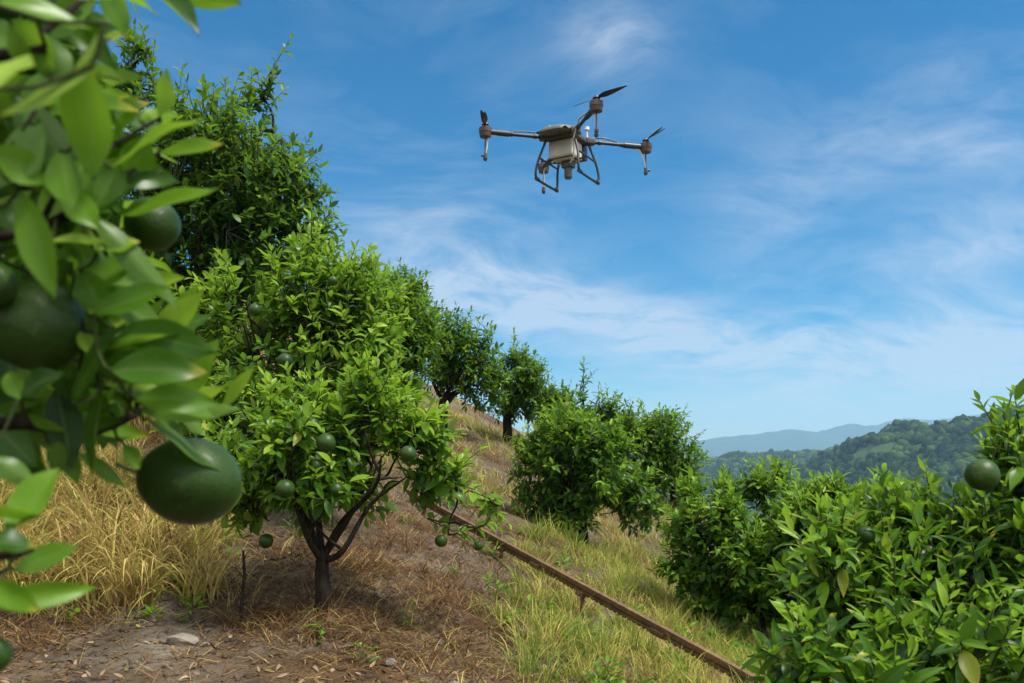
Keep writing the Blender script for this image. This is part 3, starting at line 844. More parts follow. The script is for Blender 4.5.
# ------------------------------------------------------------------ near branch at the left
BASEJ = np.array([-1.15, .75, 0.0]); BASEJ[2] = gz(-1.15, .75)
LJ = [  # base px,py,d  tip px,py,d  width tone  normal
    (100, -14, .60, 151, 8, .62, 34, .45), (98, -12, .55, 120, 30, .56, 30, .35), (-8, 4, .44, 92, 26, .47, 30, .62), (30, -14, .46, 112, 8, .5, 34, .45),
    (104, 24, .42, 66, 76, .42, 22, 1.0), (92, 66, .42, -8, 104, .40, 22, 1.0), (-14, 90, .40, 24, 56, .42, 40, .95), (14, 96, .56, 60, 158, .56, 36, .02),
    (94, 178, .50, 101, 72, .50, 44, .52), (76, 140, .52, 88, 104, .52, 14, .9), (112, 168, .56, 190, 110, .58, 40, .55), (160, 152, .70, 218, 142, .68, 18, .62),
    (160, 116, .62, 173, 78, .62, 20, .75), (118, 140, .60, 142, 102, .60, 32, .5), (116, 214, .66, 219, 198, .66, 27, .58), (88, 212, .60, 174, 292, .60, 25, .35),
    (94, 210, .57, 120, 162, .57, 42, .42), (50, 240, .58, 110, 240, .58, 12, .95), (20, 190, .50, 44, 290, .50, 30, .52), (70, 296, .62, 137, 258, .62, 32, .58),
    (128, 294, .70, 180, 276, .70, 24, .8), (152, 348, .74, 199, 294, .74, 27, .78),
    (138, 402, .70, 124, 328, .70, 30, .40), (128, 402, .68, 104, 328, .68, 26, .28), (150, 398, .70, 192, 352, .70, 20, .55), (166, 404, .72, 215, 342, .72, 28, .55),
    (172, 408, .72, 224, 388, .72, 16, .85), (222, 408, .73, 254, 370, .73, 13, 1.0), (140, 412, .69, 237, 408, .71, 20, .5), (148, 418, .70, 220, 462, .72, 26, .25),
    (122, 420, .66, 48, 440, .66, 22, .10), (110, 412, .70, 70, 384, .70, 26, .05), (84, 330, .62, 96, 356, .62, 22, .8), (86, 312, .66, 127, 312, .66, 18, .6),
    (108, 318, .66, 157, 342, .66, 14, .9), (26, 414, .62, 62, 430, .62, 14, .5), (8, 372, .58, 24, 398, .58, 18, .5), (60, 440, .62, 50, 478, .62, 15, .3),
    (64, 444, .64, 76, 482, .64, 16, .45), (78, 452, .64, 132, 486, .66, 13, .4), (124, 444, .68, 136, 468, .68, 14, .5), (-12, 456, .56, 28, 482, .56, 22, .3),
    (8, 534, .52, 52, 472, .54, 36, .55), (-14, 540, .5, 40, 545, .52, 26, .1), (-16, 604, .5, 90, 588, .54, 24, .6), (14, 570, .54, 66, 548, .54, 24, .4),
    (-16, 500, .5, 30, 518, .52, 30, .35), (-14, 580, .5, 30, 612, .5, 24, .55), (40, 120, .5, 10, 190, .5, 36, .4), (60, 150, .52, 80, 215, .52, 32, .4),
    (-10, 150, .48, 40, 180, .5, 34, .5), (-12, 210, .5, 36, 232, .52, 36, .2), (60, 60, .55, 40, 130, .55, 34, .35), (36, 30, .52, 60, 80, .52, 34, .3),
    (10, 20, .5, 40, 60, .5, 36, .5), (130, 180, .64, 150, 140, .64, 30, .5), (140, 120, .62, 172, 108, .62, 24, .65), (80, 270, .6, 100, 310, .6, 26, .35),
    (40, 350, .62, 90, 400, .64, 30, .12), (20, 395, .6, 60, 372, .6, 26, .1), (120, 380, .68, 150, 340, .68, 22, .45), (150, 410, .71, 180, 440, .73, 18, .3),
    (60, 410, .64, 110, 396, .66, 22, .25), (180, 410, .74, 205, 430, .74, 16, .45), (100, 250, .6, 130, 236, .6, 20, .7), (64, 190, .55, 96, 226, .55, 26, .55),
]
rj = np.random.default_rng(55)
ba = np.array([P(*q[:3]) for q in LJ]); ti = np.array([P(*q[3:6]) for q in LJ])
ti[:, 1] += rj.uniform(-.012, .012, len(LJ))
dj = ti - ba; Lj = np.linalg.norm(dj, axis=1); Wj = np.array([q[6] * (q[2] + q[5]) / 2 / F for q in LJ]) * 1.22
nj = np.array([0, -.9, .5]) + rj.normal(0, .28, (len(LJ), 3))
sgn = np.where(rj.uniform(size=len(LJ)) < .22, -1, 1)
hand = [ba, dj, nj * sgn[:, None], Lj * 1.06, Wj, np.radians(rj.uniform(8, 26, len(LJ))), rj.normal(.10, .16, len(LJ)) * sgn, np.clip(np.array([q[7] for q in LJ]) + .13, 0, 1)]
# leaves of the same tree behind and beyond the picture edge
nS = 520
sp = np.stack([rj.uniform(-1.5, -.36, nS), rj.uniform(.62, 1.25, nS), rj.uniform(-.30, .75, nS)], -1)
px_ = 512 + F * sp[:, 0] / sp[:, 1]; py_ = HOR - F * sp[:, 2] / sp[:, 1]
lim = np.interp(py_, [-200, 0, 60, 120, 200, 300, 380, 430, 470, 700], [120, 95, 60, 80, 90, 70, 70, 10, -60, -60])
sp = sp[(px_ < lim - 25)]
sd = np.array([.35, -.1, .45]) + rj.normal(0, .45, (len(sp), 3)); sd /= np.linalg.norm(sd, axis=1)[:, None]
back = shoots_to_leaves(sp, sd, rj.uniform(.10, .18, len(sp)), (rj.uniform(size=len(sp)) < .35) * .6, 8, .085, rj, 6, 4, np.full(len(sp), .26))
nB = 820
rj = np.random.default_rng(56)
bp = np.stack([rj.uniform(-30, 180, nB), rj.uniform(-30, 440, nB), rj.uniform(.58, .98, nB)], -1)
bp = bp[bp[:, 0] < np.interp(bp[:, 1], [-30, 0, 60, 100, 160, 220, 300, 350, 400, 440], [110, 80, 70, 90, 120, 120, 110, 190, 170, 60]) - 20]
for (fx, fy, fr) in ((30, 326, 54), (160, 232, 34), (-8, 285, 34)):
    bp = bp[np.hypot(bp[:, 0] + 22 - fx, bp[:, 1] - fy) > fr]
b3 = np.array([P(*q) for q in bp]); nB = len(b3)
bd = np.stack([rj.normal(.5, .6, nB), rj.normal(0, .25, nB), rj.normal(.1, .7, nB)], -1)
big = [b3, bd, np.array([0, -.8, .55]) + rj.normal(0, .4, (nB, 3)), rj.uniform(.050, .076, nB), rj.uniform(.022, .033, nB), np.radians(rj.uniform(5, 30, nB)), rj.normal(.2, .25, nB), np.clip(rj.normal(.47, .24, nB), 0, 1)]
FR = ((36, 326, 50, .62), (155, 228, 32, .80), (-9, 284, 28, .58), (191, 481, 52, .75))
def clear_of_fruit(L):
    keep = np.ones(len(L[0]), bool)
    dn = L[1] / np.linalg.norm(L[1], axis=1)[:, None]
    for t_ in (0, .5, 1):
        q = L[0] + dn * (L[3] * t_)[:, None]
        x_, y_ = 512 + F * q[:, 0] / q[:, 1], HOR - F * q[:, 2] / q[:, 1]
        for fx, fy, fr, fd in FR:
            keep &= ~((np.hypot(x_ - fx, y_ - fy) < fr + 6) & (q[:, 1] < fd + .05))
    return [q[keep] for q in L]
big = clear_of_fruit(big); back = clear_of_fruit(back)
ba = np.concatenate([ba, big[0]])
ALL = [np.concatenate([a_, b_, c_]) for a_, b_, c_ in zip(hand, back, big)]
tj = thing('citrus_tree', 'nearest citrus branch at the left edge, blurred large leaves and big green fruits', 'tree', tuple(BASEJ), group='citrus trees of the hillside orchard')
v_, f_, tn, uv_ = leaf_mesh(*ALL, nu=9, nv=4, curl=rj.uniform(0, 6, len(ALL[0])))
mesh_np('crown', v_ - BASEJ, [f_], M_leaf, tj, attrs={'tone': tn}, uv=uv_)
tb = Tubes()
tb.add(smooth_path([(0, 0, -.1), (.01, .02, .25), (-.02, .03, .5), (0, .02, .7)], 4), np.linspace(.05, .036, 13), 10)
fk = BASEJ + np.array([0, .02, .7])
main = [fk, np.array([-.85, .70, -.02]), P(-20, 424, .64), P(58, 441, .66), P(105, 428, .68), P(136, 414, .70), P(150, 405, .71)]
tb.add(smooth_path(main, 5) - BASEJ, np.linspace(.0075, .0020, len(main) * 5 - 4), 7)
up1 = [fk, np.array([-.82, .68, .12]), P(-20, 240, .60), P(40, 226, .60), P(90, 212, .60)]
tb.add(smooth_path(up1, 5) - BASEJ, np.linspace(.006, .0015, 21), 7)
up2 = [fk, np.array([-.95, .66, .25]), P(-40, 60, .52), P(30, 40, .52), P(98, -12, .56)]
tb.add(smooth_path(up2, 5) - BASEJ, np.linspace(.006, .0015, 21), 7)
lo = [fk, np.array([-.8, .62, -.1]), P(-30, 560, .52), P(10, 535, .52)]
tb.add(smooth_path(lo, 5) - BASEJ, np.linspace(.006, .002, 16), 7)
ex = []
for pq in ([(40, 226, .60), (70, 210, .58), (112, 186, .60), (158, 152, .69)], [(40, 226, .60), (66, 176, .55), (92, 160, .54), (118, 142, .60), (160, 118, .62)],
           [(136, 414, .70), (140, 385, .71), (152, 350, .74)], [(58, 441, .66), (72, 400, .64), (84, 335, .62), (70, 298, .62)], [(-20, 240, .60), (0, 170, .52), (30, 120, .50), (60, 60, .54)],
           [(150, 405, .71), (185, 408, .73), (220, 405, .73)], [(90, 212, .60), (104, 250, .62), (128, 292, .70)]):
    e_ = smooth_path([P(*q) for q in pq], 5); ex.append(e_)
    tb.add(e_ - BASEJ, np.linspace(.0022, .0011, len(e_)), 6)
tb.build('trunk', M_bark, tj)
tw = Tubes()
nd = np.concatenate([smooth_path(main, 5)[8:], smooth_path(up1, 5)[8:], smooth_path(up2, 5)[8:], smooth_path(lo, 5)[6:]] + ex)
todo = np.concatenate([ba, sp])
best = ((todo[:, None] - nd[None]) ** 2).sum(-1); who = best.argmin(1); best = best.min(1)
src = nd[who]
left = np.ones(len(todo), bool)
for _ in range(len(todo)):              # each leaf stalk joins the nearest wood already there
    i_ = int(np.where(left, best, 1e9).argmin()); left[i_] = False
    q, a3 = todo[i_], src[i_]
    tw.add(np.array([a3, (a3 + q) / 2 + np.array([0, 0, -.004]), q]) - BASEJ, [.0015, .0013, .0011], 5)
    dd = ((todo - q) ** 2).sum(1); up_ = dd < best
    best = np.where(up_, dd, best); src = np.where(up_[:, None], q, src)
tw.build('branches', M_twig, tj)
fruit(tj, P(191, 481, .75) - BASEJ, 44 / F * .75, (-1, -.15, .12), stretch=1.18, hi=True, label='lowest large green fruit hanging at the branch tip')
fruit(tj, P(36, 326, .62) - BASEJ, 47 / F * .62, (-.2, .2, 1), hi=True, label='large green fruit behind the leaves at the left edge')
fruit(tj, P(-9, 284, .58) - BASEJ, 24 / F * .58, (-.2, .2, 1), hi=True, label='green fruit cut by the picture edge')
fruit(tj, P(152, 225, .80) - BASEJ, 27 / F * .80, (-.4, .1, 1), hi=True, label='green fruit hidden under the long leaf')
fruit(tj, P(-10, 656, .55) - BASEJ, 20 / F * .55, (-.2, .2, 1), hi=True, label='green fruit in the lower left corner')


# ------------------------------------------------------------------ grass, straw, litter
def blades(pos, az_, lean, L, W, droop, tone, nseg=4):
    N = len(pos)
    u = np.linspace(0, 1, nseg + 1)
    h = np.stack([np.cos(az_), np.sin(az_), np.zeros(N)], -1)
    a = lean[:, None] + droop[:, None] * (u[None] ** 1.3)
    a = np.minimum(a, 2.6)
    du = 1 / nseg
    st = np.concatenate([np.zeros((N, 1)), np.cumsum(np.sin(a[:, :-1]), 1) * du], 1) * L[:, None]
    ct = np.concatenate([np.zeros((N, 1)), np.cumsum(np.cos(a[:, :-1]), 1) * du], 1) * L[:, None]
    c = pos[:, None] + h[:, None] * st[..., None] + np.array([0, 0, 1.])[None, None] * ct[..., None]
    side = np.stack([-np.sin(az_), np.cos(az_), np.zeros(N)], -1) + 0.0
    tw = rng.uniform(-1.2, 1.2, N)
    side = side * np.cos(tw)[:, None] + h * np.sin(tw)[:, None]
    wd = (W[:, None] * (1 - u[None] ** 2.2 * .92) * .5)[..., None] * side[:, None]
    v = np.stack([c - wd, c + wd], 2).reshape(-1, 3)
    ii = np.arange(nseg) * 2
    q = np.stack([ii, ii + 1, ii + 3, ii + 2], -1)
    f = (q[None] + (np.arange(N) * (nseg + 1) * 2)[:, None, None]).reshape(-1, 4)
    return v, f, np.repeat(tone, nseg)


def scatter(n, dens, yr, seed, xlim=(-8, 5)):
    """points on the slope with a density function of place"""
    r = np.random.default_rng(seed)
    y = r.uniform(yr[0], yr[1], n * 6)
    pxx = r.uniform(-160, 1120, n * 6)
    x = (pxx - 512) / F * y
    p_ = dens(x, y)
    k_ = r.uniform(size=len(x)) < p_
    x, y = x[k_][:n], y[k_][:n]
    return np.stack([x, y, ground_z(x, y) - .01], -1)


def tufts(name, label, centers, per, L, spread, W, tone, tone_sd, seed, lean=.35, droop=1.2, nseg=4, dirbias=None):
    r = np.random.default_rng(seed); n = len(centers)
    sc = r.uniform(.6, 1.3, n)
    idx = np.repeat(np.arange(n), per); N = len(idx)
    a = r.uniform(0, 2 * np.pi, N); rr = np.sqrt(r.uniform(size=N)) * spread * sc[idx]
    pos = centers[idx] + np.stack([np.cos(a) * rr, np.sin(a) * rr, np.zeros(N)], -1)
    pos[:, 2] = ground_z(pos[:, 0], pos[:, 1]) - .015
    az_ = a + r.normal(0, .8, N)
    if dirbias is not None:
        az_ = np.where(r.uniform(size=N) < .45, dirbias + r.normal(0, .9, N), az_)
    tt = tone(centers)[idx] if callable(tone) else np.full(N, tone)
    tt = np.clip(tt + np.repeat(r.normal(0, tone_sd, n), per) + r.normal(0, tone_sd * .8, N), 0, 1)
    Ln = L * sc[idx] * r.uniform(.45, 1.15, N)
    v, f, t = blades(pos, az_, np.abs(r.normal(lean, .25, N)), Ln, W * r.uniform(.6, 1.3, N), np.abs(r.normal(droop, .5, N)), tt, nseg)
    return v, f, t


def join_build(name, label, cat, parts):
    vs_, fs_, ts_, off = [], [], [], 0
    for v, f, t in parts:
        vs_.append(v); fs_.append(f + off); ts_.append(t); off += len(v)
    o = mesh_np(name, np.concatenate(vs_), [np.concatenate(fs_)], M_grass, attrs={'tone': np.concatenate(ts_)})
    return tag(o, label, cat, kind='stuff')


def sstep(a, b, x):
    t = np.clip((x - a) / (b - a), 0, 1); return t * t * (3 - 2 * t)


pxf = lambda x, y: 512 + F * x / y
noise01 = lambda x, y, s: np.clip(lump(x, y, s) * .8 + .5, 0, 1)


def d_bank(x, y):                     # tall tufts on the bank at the left
    return sstep(4.62, 4.85, y + .10 * lump(x, y, 4)) * sstep(8.6, 7.2, y) * sstep(245, 180, pxf(x, y)) * .9


def d_green(x, y):                    # grass along and beyond the rail
    right = sstep(470, 560, pxf(x, y) + (y - 5) * -14 + 30 * lump(x, y, 2))
    return sstep(4.2, 5.0, y) * np.clip(right * .9 * (.25 + noise01(x, y, 2.4)), 0, 1) * sstep(19, 12, y)


def d_upper(x, y):
    return sstep(8.0, 9.5, y) * (.25 + .75 * noise01(x, y, 1.5))


def d_straw(x, y):
    m_ = sstep(4.25, 4.7, y + .22 * lump(x, y, 3)) + sstep(330, 430, pxf(x, y)) * .8
    return np.clip(m_, 0.06, 1) * (.12 + .88 * noise01(x, y, 2.6) ** 1.6) * sstep(17, 9, y) * (.2 + .8 * sstep(600, 470, pxf(x, y)))


bank_tone = lambda c: .44 + .30 * noise01(c[:, 0], c[:, 1], 2.2)
join_build('tall_grass', 'tall arching half dry grass on the bank at left', 'grass', [
    tufts('', '', scatter(165, d_bank, (4.5, 8.5), 1), 62, .48, .12, .0095, bank_tone, .18, 21, lean=.25, droop=1.5, nseg=6, dirbias=-1.4),
    tufts('', '', scatter(110, d_bank, (4.5, 6.5), 2), 24, .62, .08, .012, lambda c: np.full(len(c), .56), .1, 22, lean=.3, droop=2.0, nseg=7, dirbias=-1.2),
    tufts('', '', scatter(170, d_bank, (4.5, 8.5), 3), 60, .24, .15, .005, .30, .12, 23, lean=.5, droop=1.2)])
gt = lambda c: .58 + .40 * noise01(c[:, 0] + 3, c[:, 1], 1.8)
join_build('meadow_grass', 'yellow green grass on the slope along the rail', 'grass', [
    tufts('', '', scatter(2000, d_green, (4.2, 13), 4), 34, .18, .12, .0066, gt, .17, 24, lean=.4, droop=1.2),
    tufts('', '', scatter(420, d_green, (4.3, 10), 5), 34, .27, .07, .007, .80, .12, 25, lean=.3, droop=1.2),
    tufts('', '', scatter(1500, d_upper, (8.5, 20), 6), 32, .22, .22, .009, lambda c: .36 + .38 * noise01(c[:, 0], c[:, 1], 1.5), .14, 26, lean=.5, droop=1.0, nseg=3)])
join_build('dead_straw', 'brown dead weeds and flattened straw on the slope', 'straw', [
    tufts('', '', scatter(2100, d_straw, (4.1, 12), 7), 42, .15, .16, .0060, lambda c: .02 + .30 * noise01(c[:, 0], c[:, 1] + 4, 2.6), .19, 27, lean=1.30, droop=.5),
    tufts('', '', scatter(900, d_straw, (4.1, 9), 8), 30, .20, .13, .0060, .07, .18, 28, lean=.9, droop=1.4, nseg=5)])

# broad-leaved weeds among the grass
rw = np.random.default_rng(91)
wc = scatter(330, lambda x, y: sstep(420, 520, pxf(x, y)) * (.1 + .9 * noise01(x + 6, y, 2.8)) * sstep(13, 8, y) + .10, (4.2, 12), 15)
nw = len(wc); wi = np.repeat(np.arange(nw), 13); n = len(wi)
wa = rw.uniform(0, 6.28, n); wh = rw.uniform(.0, .14, n) * rw.uniform(.4, 1.2, nw)[wi]
wb_ = wc[wi] + np.stack([np.cos(wa) * .02, np.sin(wa) * .02, wh], -1)
wd_ = np.stack([np.cos(wa), np.sin(wa), rw.uniform(.1, 1.1, n)], -1)
v_, f_, tn, uv_ = leaf_mesh(wb_, wd_, np.array([0, 0, 1.]) + rw.normal(0, .3, (n, 3)), rw.uniform(.04, .10, n), rw.uniform(.012, .034, n), rw.uniform(.1, .5, n), rw.normal(.4, .4, n), np.clip(rw.normal(.55, .2, n), 0, 1), nu=3, nv=2)
o = mesh_np('weeds', v_, [f_], M_leaf_far, attrs={'tone': tn}, uv=uv_)
tag(o, 'small green broad leaved weeds growing through the grass', 'weeds', kind='stuff')

# fallen leaves and crumbs
rl = np.random.default_rng(77)
pl = scatter(5200, lambda x, y: (.25 + .75 * noise01(x, y, 3)) * sstep(12, 6, y), (3.6, 10), 9)
n = len(pl); a = rl.uniform(0, 6.28, n)
dl = np.stack([np.cos(a), np.sin(a), rl.normal(.05, .25, n)], -1); pl[:, 2] += .018
v_, f_, tn, uv_ = leaf_mesh(pl, dl, np.array([0, 0, 1.]) + rl.normal(0, .4, (n, 3)), rl.uniform(.02, .06, n), rl.uniform(.010, .026, n), rl.uniform(.1, .9, n), rl.normal(.2, .6, n), rl.uniform(0, 1, n), nu=3, nv=2)
o = mesh_np('fallen_leaves', v_, [f_], M_litter, attrs={'tone': tn}, uv=uv_)
tag(o, 'dry brown fallen leaves scattered on the soil', 'litter', kind='stuff')


ps = scatter(5200, lambda x, y: sstep(9, 5, y) * (.2 + .8 * noise01(x + 2, y, 3.3)), (3.5, 8.5), 10)
n = len(ps); ps[:, 2] += .022
v, f, t = blades(ps, rl.uniform(0, 6.28, n), rl.uniform(1.25, 1.62, n), rl.uniform(.05, .24, n), rl.uniform(.003, .0075, n), rl.uniform(0, .25, n), np.clip(rl.normal(.22, .18, n), 0, .5), 3)
join_build('loose_straw', 'loose pale straw stems lying on the bare soil', 'straw', [(v, f, t)])
pc = scatter(6500, lambda x, y: sstep(7.5, 4.6, y) * (.15 + .85 * noise01(x - 2, y, 4)), (3.5, 7), 12)
n = len(pc); rs_ = .004 + .026 * rl.uniform(0, 1, n) ** 3.5
v, f, t = crowns(pc + np.array([0, 0, .010]), np.stack([rs_, rs_ * rl.uniform(.7, 1.2, n), rs_ * .7], -1), rl.uniform(0, 1, n), 14)
o = mesh_np('soil_crumbs', v, [f], M_soil)
tag(o, 'crumbs and clods of brown soil on the bare ground', 'soil', kind='stuff')


# stones
def rock(px, py, d, size, label, seed):
    r = np.random.default_rng(seed)
    c = P(px, py, d); c[2] = gz(c[0], c[1])
    v = BV * (1 + r.normal(0, .10, (len(BV), 1)))
    for q in range(6):
        dd = r.normal(size=3); dd /= np.linalg.norm(dd); h = v @ dd
        v = v - np.clip(h - .6, 0, 1)[:, None] * dd * .9
    v = v * np.array(size) * .5
    o = mesh_np('stone', v, [BF], M_stone, smooth=False)
    o.location = (c[0], c[1], c[2] + size[2] * .22); o.rotation_euler = (0, 0, r.uniform(0, 6))
    return tag(o, label, 'stone', group='stones lying on the bare soil')


rock(183, 642, 4.3, (.17, .11, .07), 'largest pale flat stone on the bare soil below the grass bank', 1)
rock(205, 645, 4.28, (.07, .06, .04), 'small stone touching the right side of the largest pale stone', 2)
rock(392, 655, 4.3, (.10, .07, .05), 'grey stone on bare soil under the young tree', 3)
rock(455, 670, 4.2, (.06, .05, .035), 'smallest stone, in the dead straw right of the young tree', 4)

# dry stake
b = P(241, 626, 4.62); b[2] = gz(b[0], b[1])
t = thing('dead_sapling', 'thin dark dead stem standing in straw left of the forked trunk', 'dead stem', tuple(b))
tb = Tubes(); tb.add(smooth_path([(0, 0, -.08), (.005, 0, .12), (.015, .01, .26), (.012, 0, .40)], 4), np.linspace(.013, .006, 13), 7); tb.build('stem', M_bark, t)
tb = Tubes()
for q in range(7):
    z0 = .10 + .04 * q; a_ = q * 2.3
    tb.add([(.008, 0, z0), (.008 + .05 * math.cos(a_), .05 * math.sin(a_), z0 + .05)], [.004, .0015], 4)
tb.build('twigs', M_bark, t)

# ------------------------------------------------------------------ the rail
pA, pB = P(425, 500, 8.2), P(741, 672, 4.8)
dirn = (pB - pA) / np.linalg.norm(pB - pA)
a0 = pA - dirn * 3.2; a1 = pB + dirn * .9
rail = thing('transport_rail', 'rusty monorail beam on short posts running down the grassy slope', 'rail', tuple(a0))
Lr = np.linalg.norm(a1 - a0)
side = np.cross(dirn, [0, 0, 1]); side /= np.linalg.norm(side); upv = np.cross(side, dirn)


def bar(h, s0, s1, off_s, off_u, w_, h_, bev=.004):
    c_ = dirn * ((s0 + s1) / 2) + side * off_s + upv * off_u
    M3 = Matrix((side, dirn, upv)).transposed()
    h.box(tuple(c_), (w_, s1 - s0, h_), M3.to_euler(), bev)


h = HB(); bar(h, 0, Lr, 0, 0, .036, .038, .005); h.build('beam', M_rust, rail)
h = HB(); bar(h, 0, Lr, 0, -.036, .026, .016, .002)
nt = int(Lr / .05)
for q in range(nt):
    bar(h, q * .05, q * .05 + .026, 0, -.050, .022, .014, .001)
h.build('rack', M_rust, rail)
LP = np.linalg.norm(pB - pA)


def railpt(px):
    lo_, hi_ = -3.2, LP + .9
    for _ in range(50):
        m_ = (lo_ + hi_) / 2; q = pA + dirn * m_
        if 512 + F * q[0] / q[1] < px: lo_ = m_
        else: hi_ = m_
    return pA + dirn * lo_


for px in (330, 425, 502, 583, 741):
    q = railpt(px) - a0
    gzz = gz(*(q + a0)[:2]) - a0[2]
    h = HB()
    top = q - upv * .045
    h.cyl((top[0], top[1], gzz - .15), tuple(top), .017, n=12)
    h.box(tuple(q - upv * .058), (.062, .085, .03), Matrix((side, dirn, upv)).transposed().to_euler(), .004)
    h.cyl(tuple(q - upv * .058 - side * .045), tuple(q - upv * .058 + side * .045), .010, n=8)
    h.build('post', M_rust, rail)
for px in (462, 537, 660):
    q = railpt(px) - a0
    h = HB(); bar(h, np.linalg.norm(q) - .06, np.linalg.norm(q) + .06, 0, -.035, .058, .035, .003)
    h.build('splice_plate', M_rust, rail)


# ------------------------------------------------------------------ the drone
DC = P(567.5, 139.7, 10.5)
dr = thing('spraying_drone', 'dark four rotor spraying drone with pale tank hovering in the sky', 'drone', tuple(DC), (0, 0, R(149.3)))
h = HB()
h.box((0, 0, -.01), (.40, .46, .045), bevel=.012)
h.box((0, -.20, .02), (.24, .20, .07), bevel=.02)
for sx_ in (-1, 1):
    for sy_ in (-1, 1):
        h.box((sx_ * .205, sy_ * .205, .0), (.12, .12, .075), (0, 0, R(45)), .015)
h.build('frame', M_dark, dr)
# shell: a rounded bonnet over the front
bm = bmesh.new()
ringn = 28; lv = [(-.040, .98), (-.018, 1.04), (.006, 1.02), (.030, .90), (.044, .68), (.050, .3)]
rows = []
for z_, s_ in lv:
    row = []
    for a_ in range(ringn):
        th_ = 2 * math.pi * a_ / ringn; c_, s2 = math.cos(th_), math.sin(th_)
        ex = .62
        x_ = .235 * s_ * math.copysign(abs(c_) ** ex, c_); y_ = .25 * s_ * math.copysign(abs(s2) ** ex, s2)
        taper = 1 - .22 * max(0, y_ / .25)
        row.append(bm.verts.new((x_ * taper + .03, y_ + .17, z_ + .045 - .035 * max(0, y_ / .25))))
    rows.append(row)
for a_ in range(len(rows) - 1):
    for b_ in range(ringn):
        bm.faces.new((rows[a_][b_], rows[a_][(b_ + 1) % ringn], rows[a_ + 1][(b_ + 1) % ringn], rows[a_ + 1][b_]))
bm.faces.new(rows[-1]); bm.faces.new(rows[0][::-1])
h = HB(); h.bm.free(); h.bm = bm
cov = h.build('top_cover', M_cover, dr)
HB().ball((.06, .36, .055), .014).build('status_light', M_led, cov)
h = HB(); h.box((.03, .16, .012), (.40, .44, .012), bevel=.004); h.build('cover_rim', M_carbon, cov)
# tank
h = HB(); h.box((.03, .0, -.14), (.335, .29, .215), bevel=.035, seg=4); h.box((.03, .0, -.252), (.25, .20, .03), bevel=.012)
tk = h.build('tank', M_tank, dr)
h = HB(); h.box((.03, .0, -.240), (.30, .25, .025), bevel=.01); h.build('tank_tray', M_dark, tk)
HB().cyl((-.09, -.06, -.04), (-.09, -.06, .02), .05, n=20).build('filler_cap', M_dark, tk)
h = HB(); h.cyl((0, -.02, -.30), (0, -.02, -.46), .050, n=20); h.cyl((0, -.02, -.46), (0, -.02, -.475), .042, n=20); h.box((0, -.02, -.30), (.14, .12, .09), bevel=.008)
h.build('pump', M_dark, dr)
h = HB(); h.cyl((-.17, -.20, .04), (-.17, -.20, .15), .014, n=10); h.cyl((-.17, -.20, .15), (-.17, -.20, .19), .032, .026, n=16)
h.build('antenna', M_hose, dr)
h = HB(); h.box((-.02, -.24, -.10), (.22, .14, .20), bevel=.02); h.box((-.02, -.315, -.10), (.12, .02, .06), bevel=.006); h.build('battery', M_carbon, dr)
AR = .735
for (sx_, sy_, b1, b2, len1, len2) in ((1, 1, 1.70, .1, .50, .50), (-1, 1, 0, 180, .56, .50), (-1, -1, 0, 0, .45, .45), (1, -1, 0, 0, .45, .45)):
    u = Vector((sx_, sy_, 0)).normalized()
    m0 = u * .24; m1 = Vector((sx_ * AR, sy_ * AR, 0))
    h = HB()
    h.cyl(m0 * .9, m1, .021, n=14)
    h.cyl(u * .26, u * .36, .036, n=14); h.cyl(u * .40, u * .43, .030, n=14)
    h.cyl(u * .74, m1 - u * .05, .034, n=14); h.cyl(u * .70, u * .725, .029, n=14)
    h.box(tuple(u * .30 + Vector((0, 0, .035))), (.05, .05, .03), (0, 0, math.atan2(u.y, u.x)), .006)
    am = h.build('arm', M_carbon, dr)
    h = HB()
    h.cyl(m1 + Vector((0, 0, -.065)), m1 + Vector((0, 0, -.015)), .066, .074, n=24)
    h.cyl(m1 + Vector((0, 0, -.012)), m1 + Vector((0, 0, .040)), .078, n=24)
    h.cyl(m1 + Vector((0, 0, .040)), m1 + Vector((0, 0, .062)), .066, .04, n=24)
    h.cyl(m1 + Vector((0, 0, .062)), m1 + Vector((0, 0, .095)), .022, n=12)
    mo = h.build('motor', M_copper, dr)
    for sgn_ in (-1, 1):
        pass
    # spray wand below the motor
    w0 = m1 + Vector((0, 0, -.065)) - u * .0
    h = HB(); h.cyl(w0, w0 + Vector((0, 0, -.20)), .010, n=8)
    h.cyl(w0 + Vector((0, 0, -.20)), w0 + Vector((0, 0, -.26)), .022, n=12)
    h.cyl(w0 + Vector((0, 0, -.225)), w0 + Vector((0, 0, -.225)) + u * .05, .016, n=10)
    h.cyl(w0 + Vector((0, 0, -.26)), w0 + Vector((0, 0, -.285)), .028, .018, n=12)
    nzl = h.build('nozzle', M_dark, dr)
    h = HB(); q0 = m1 - u * .22
    h.tube([tuple(q0 + Vector((0, 0, -.02))), tuple(m1 - u * .12 + Vector((0, 0, -.03))), tuple(m1 - u * .055 + Vector((.01, .01, -.07))), tuple(w0 - u * .02 + Vector((0, 0, -.12))), tuple(w0 + Vector((0, 0, -.21)))], .0085, 7, 4)
    h.build('hose', M_hose, nzl)
# propellers: blades given by compass direction in the scene
Rz_ = Matrix.Rotation(-R(149.3), 3, 'Z')


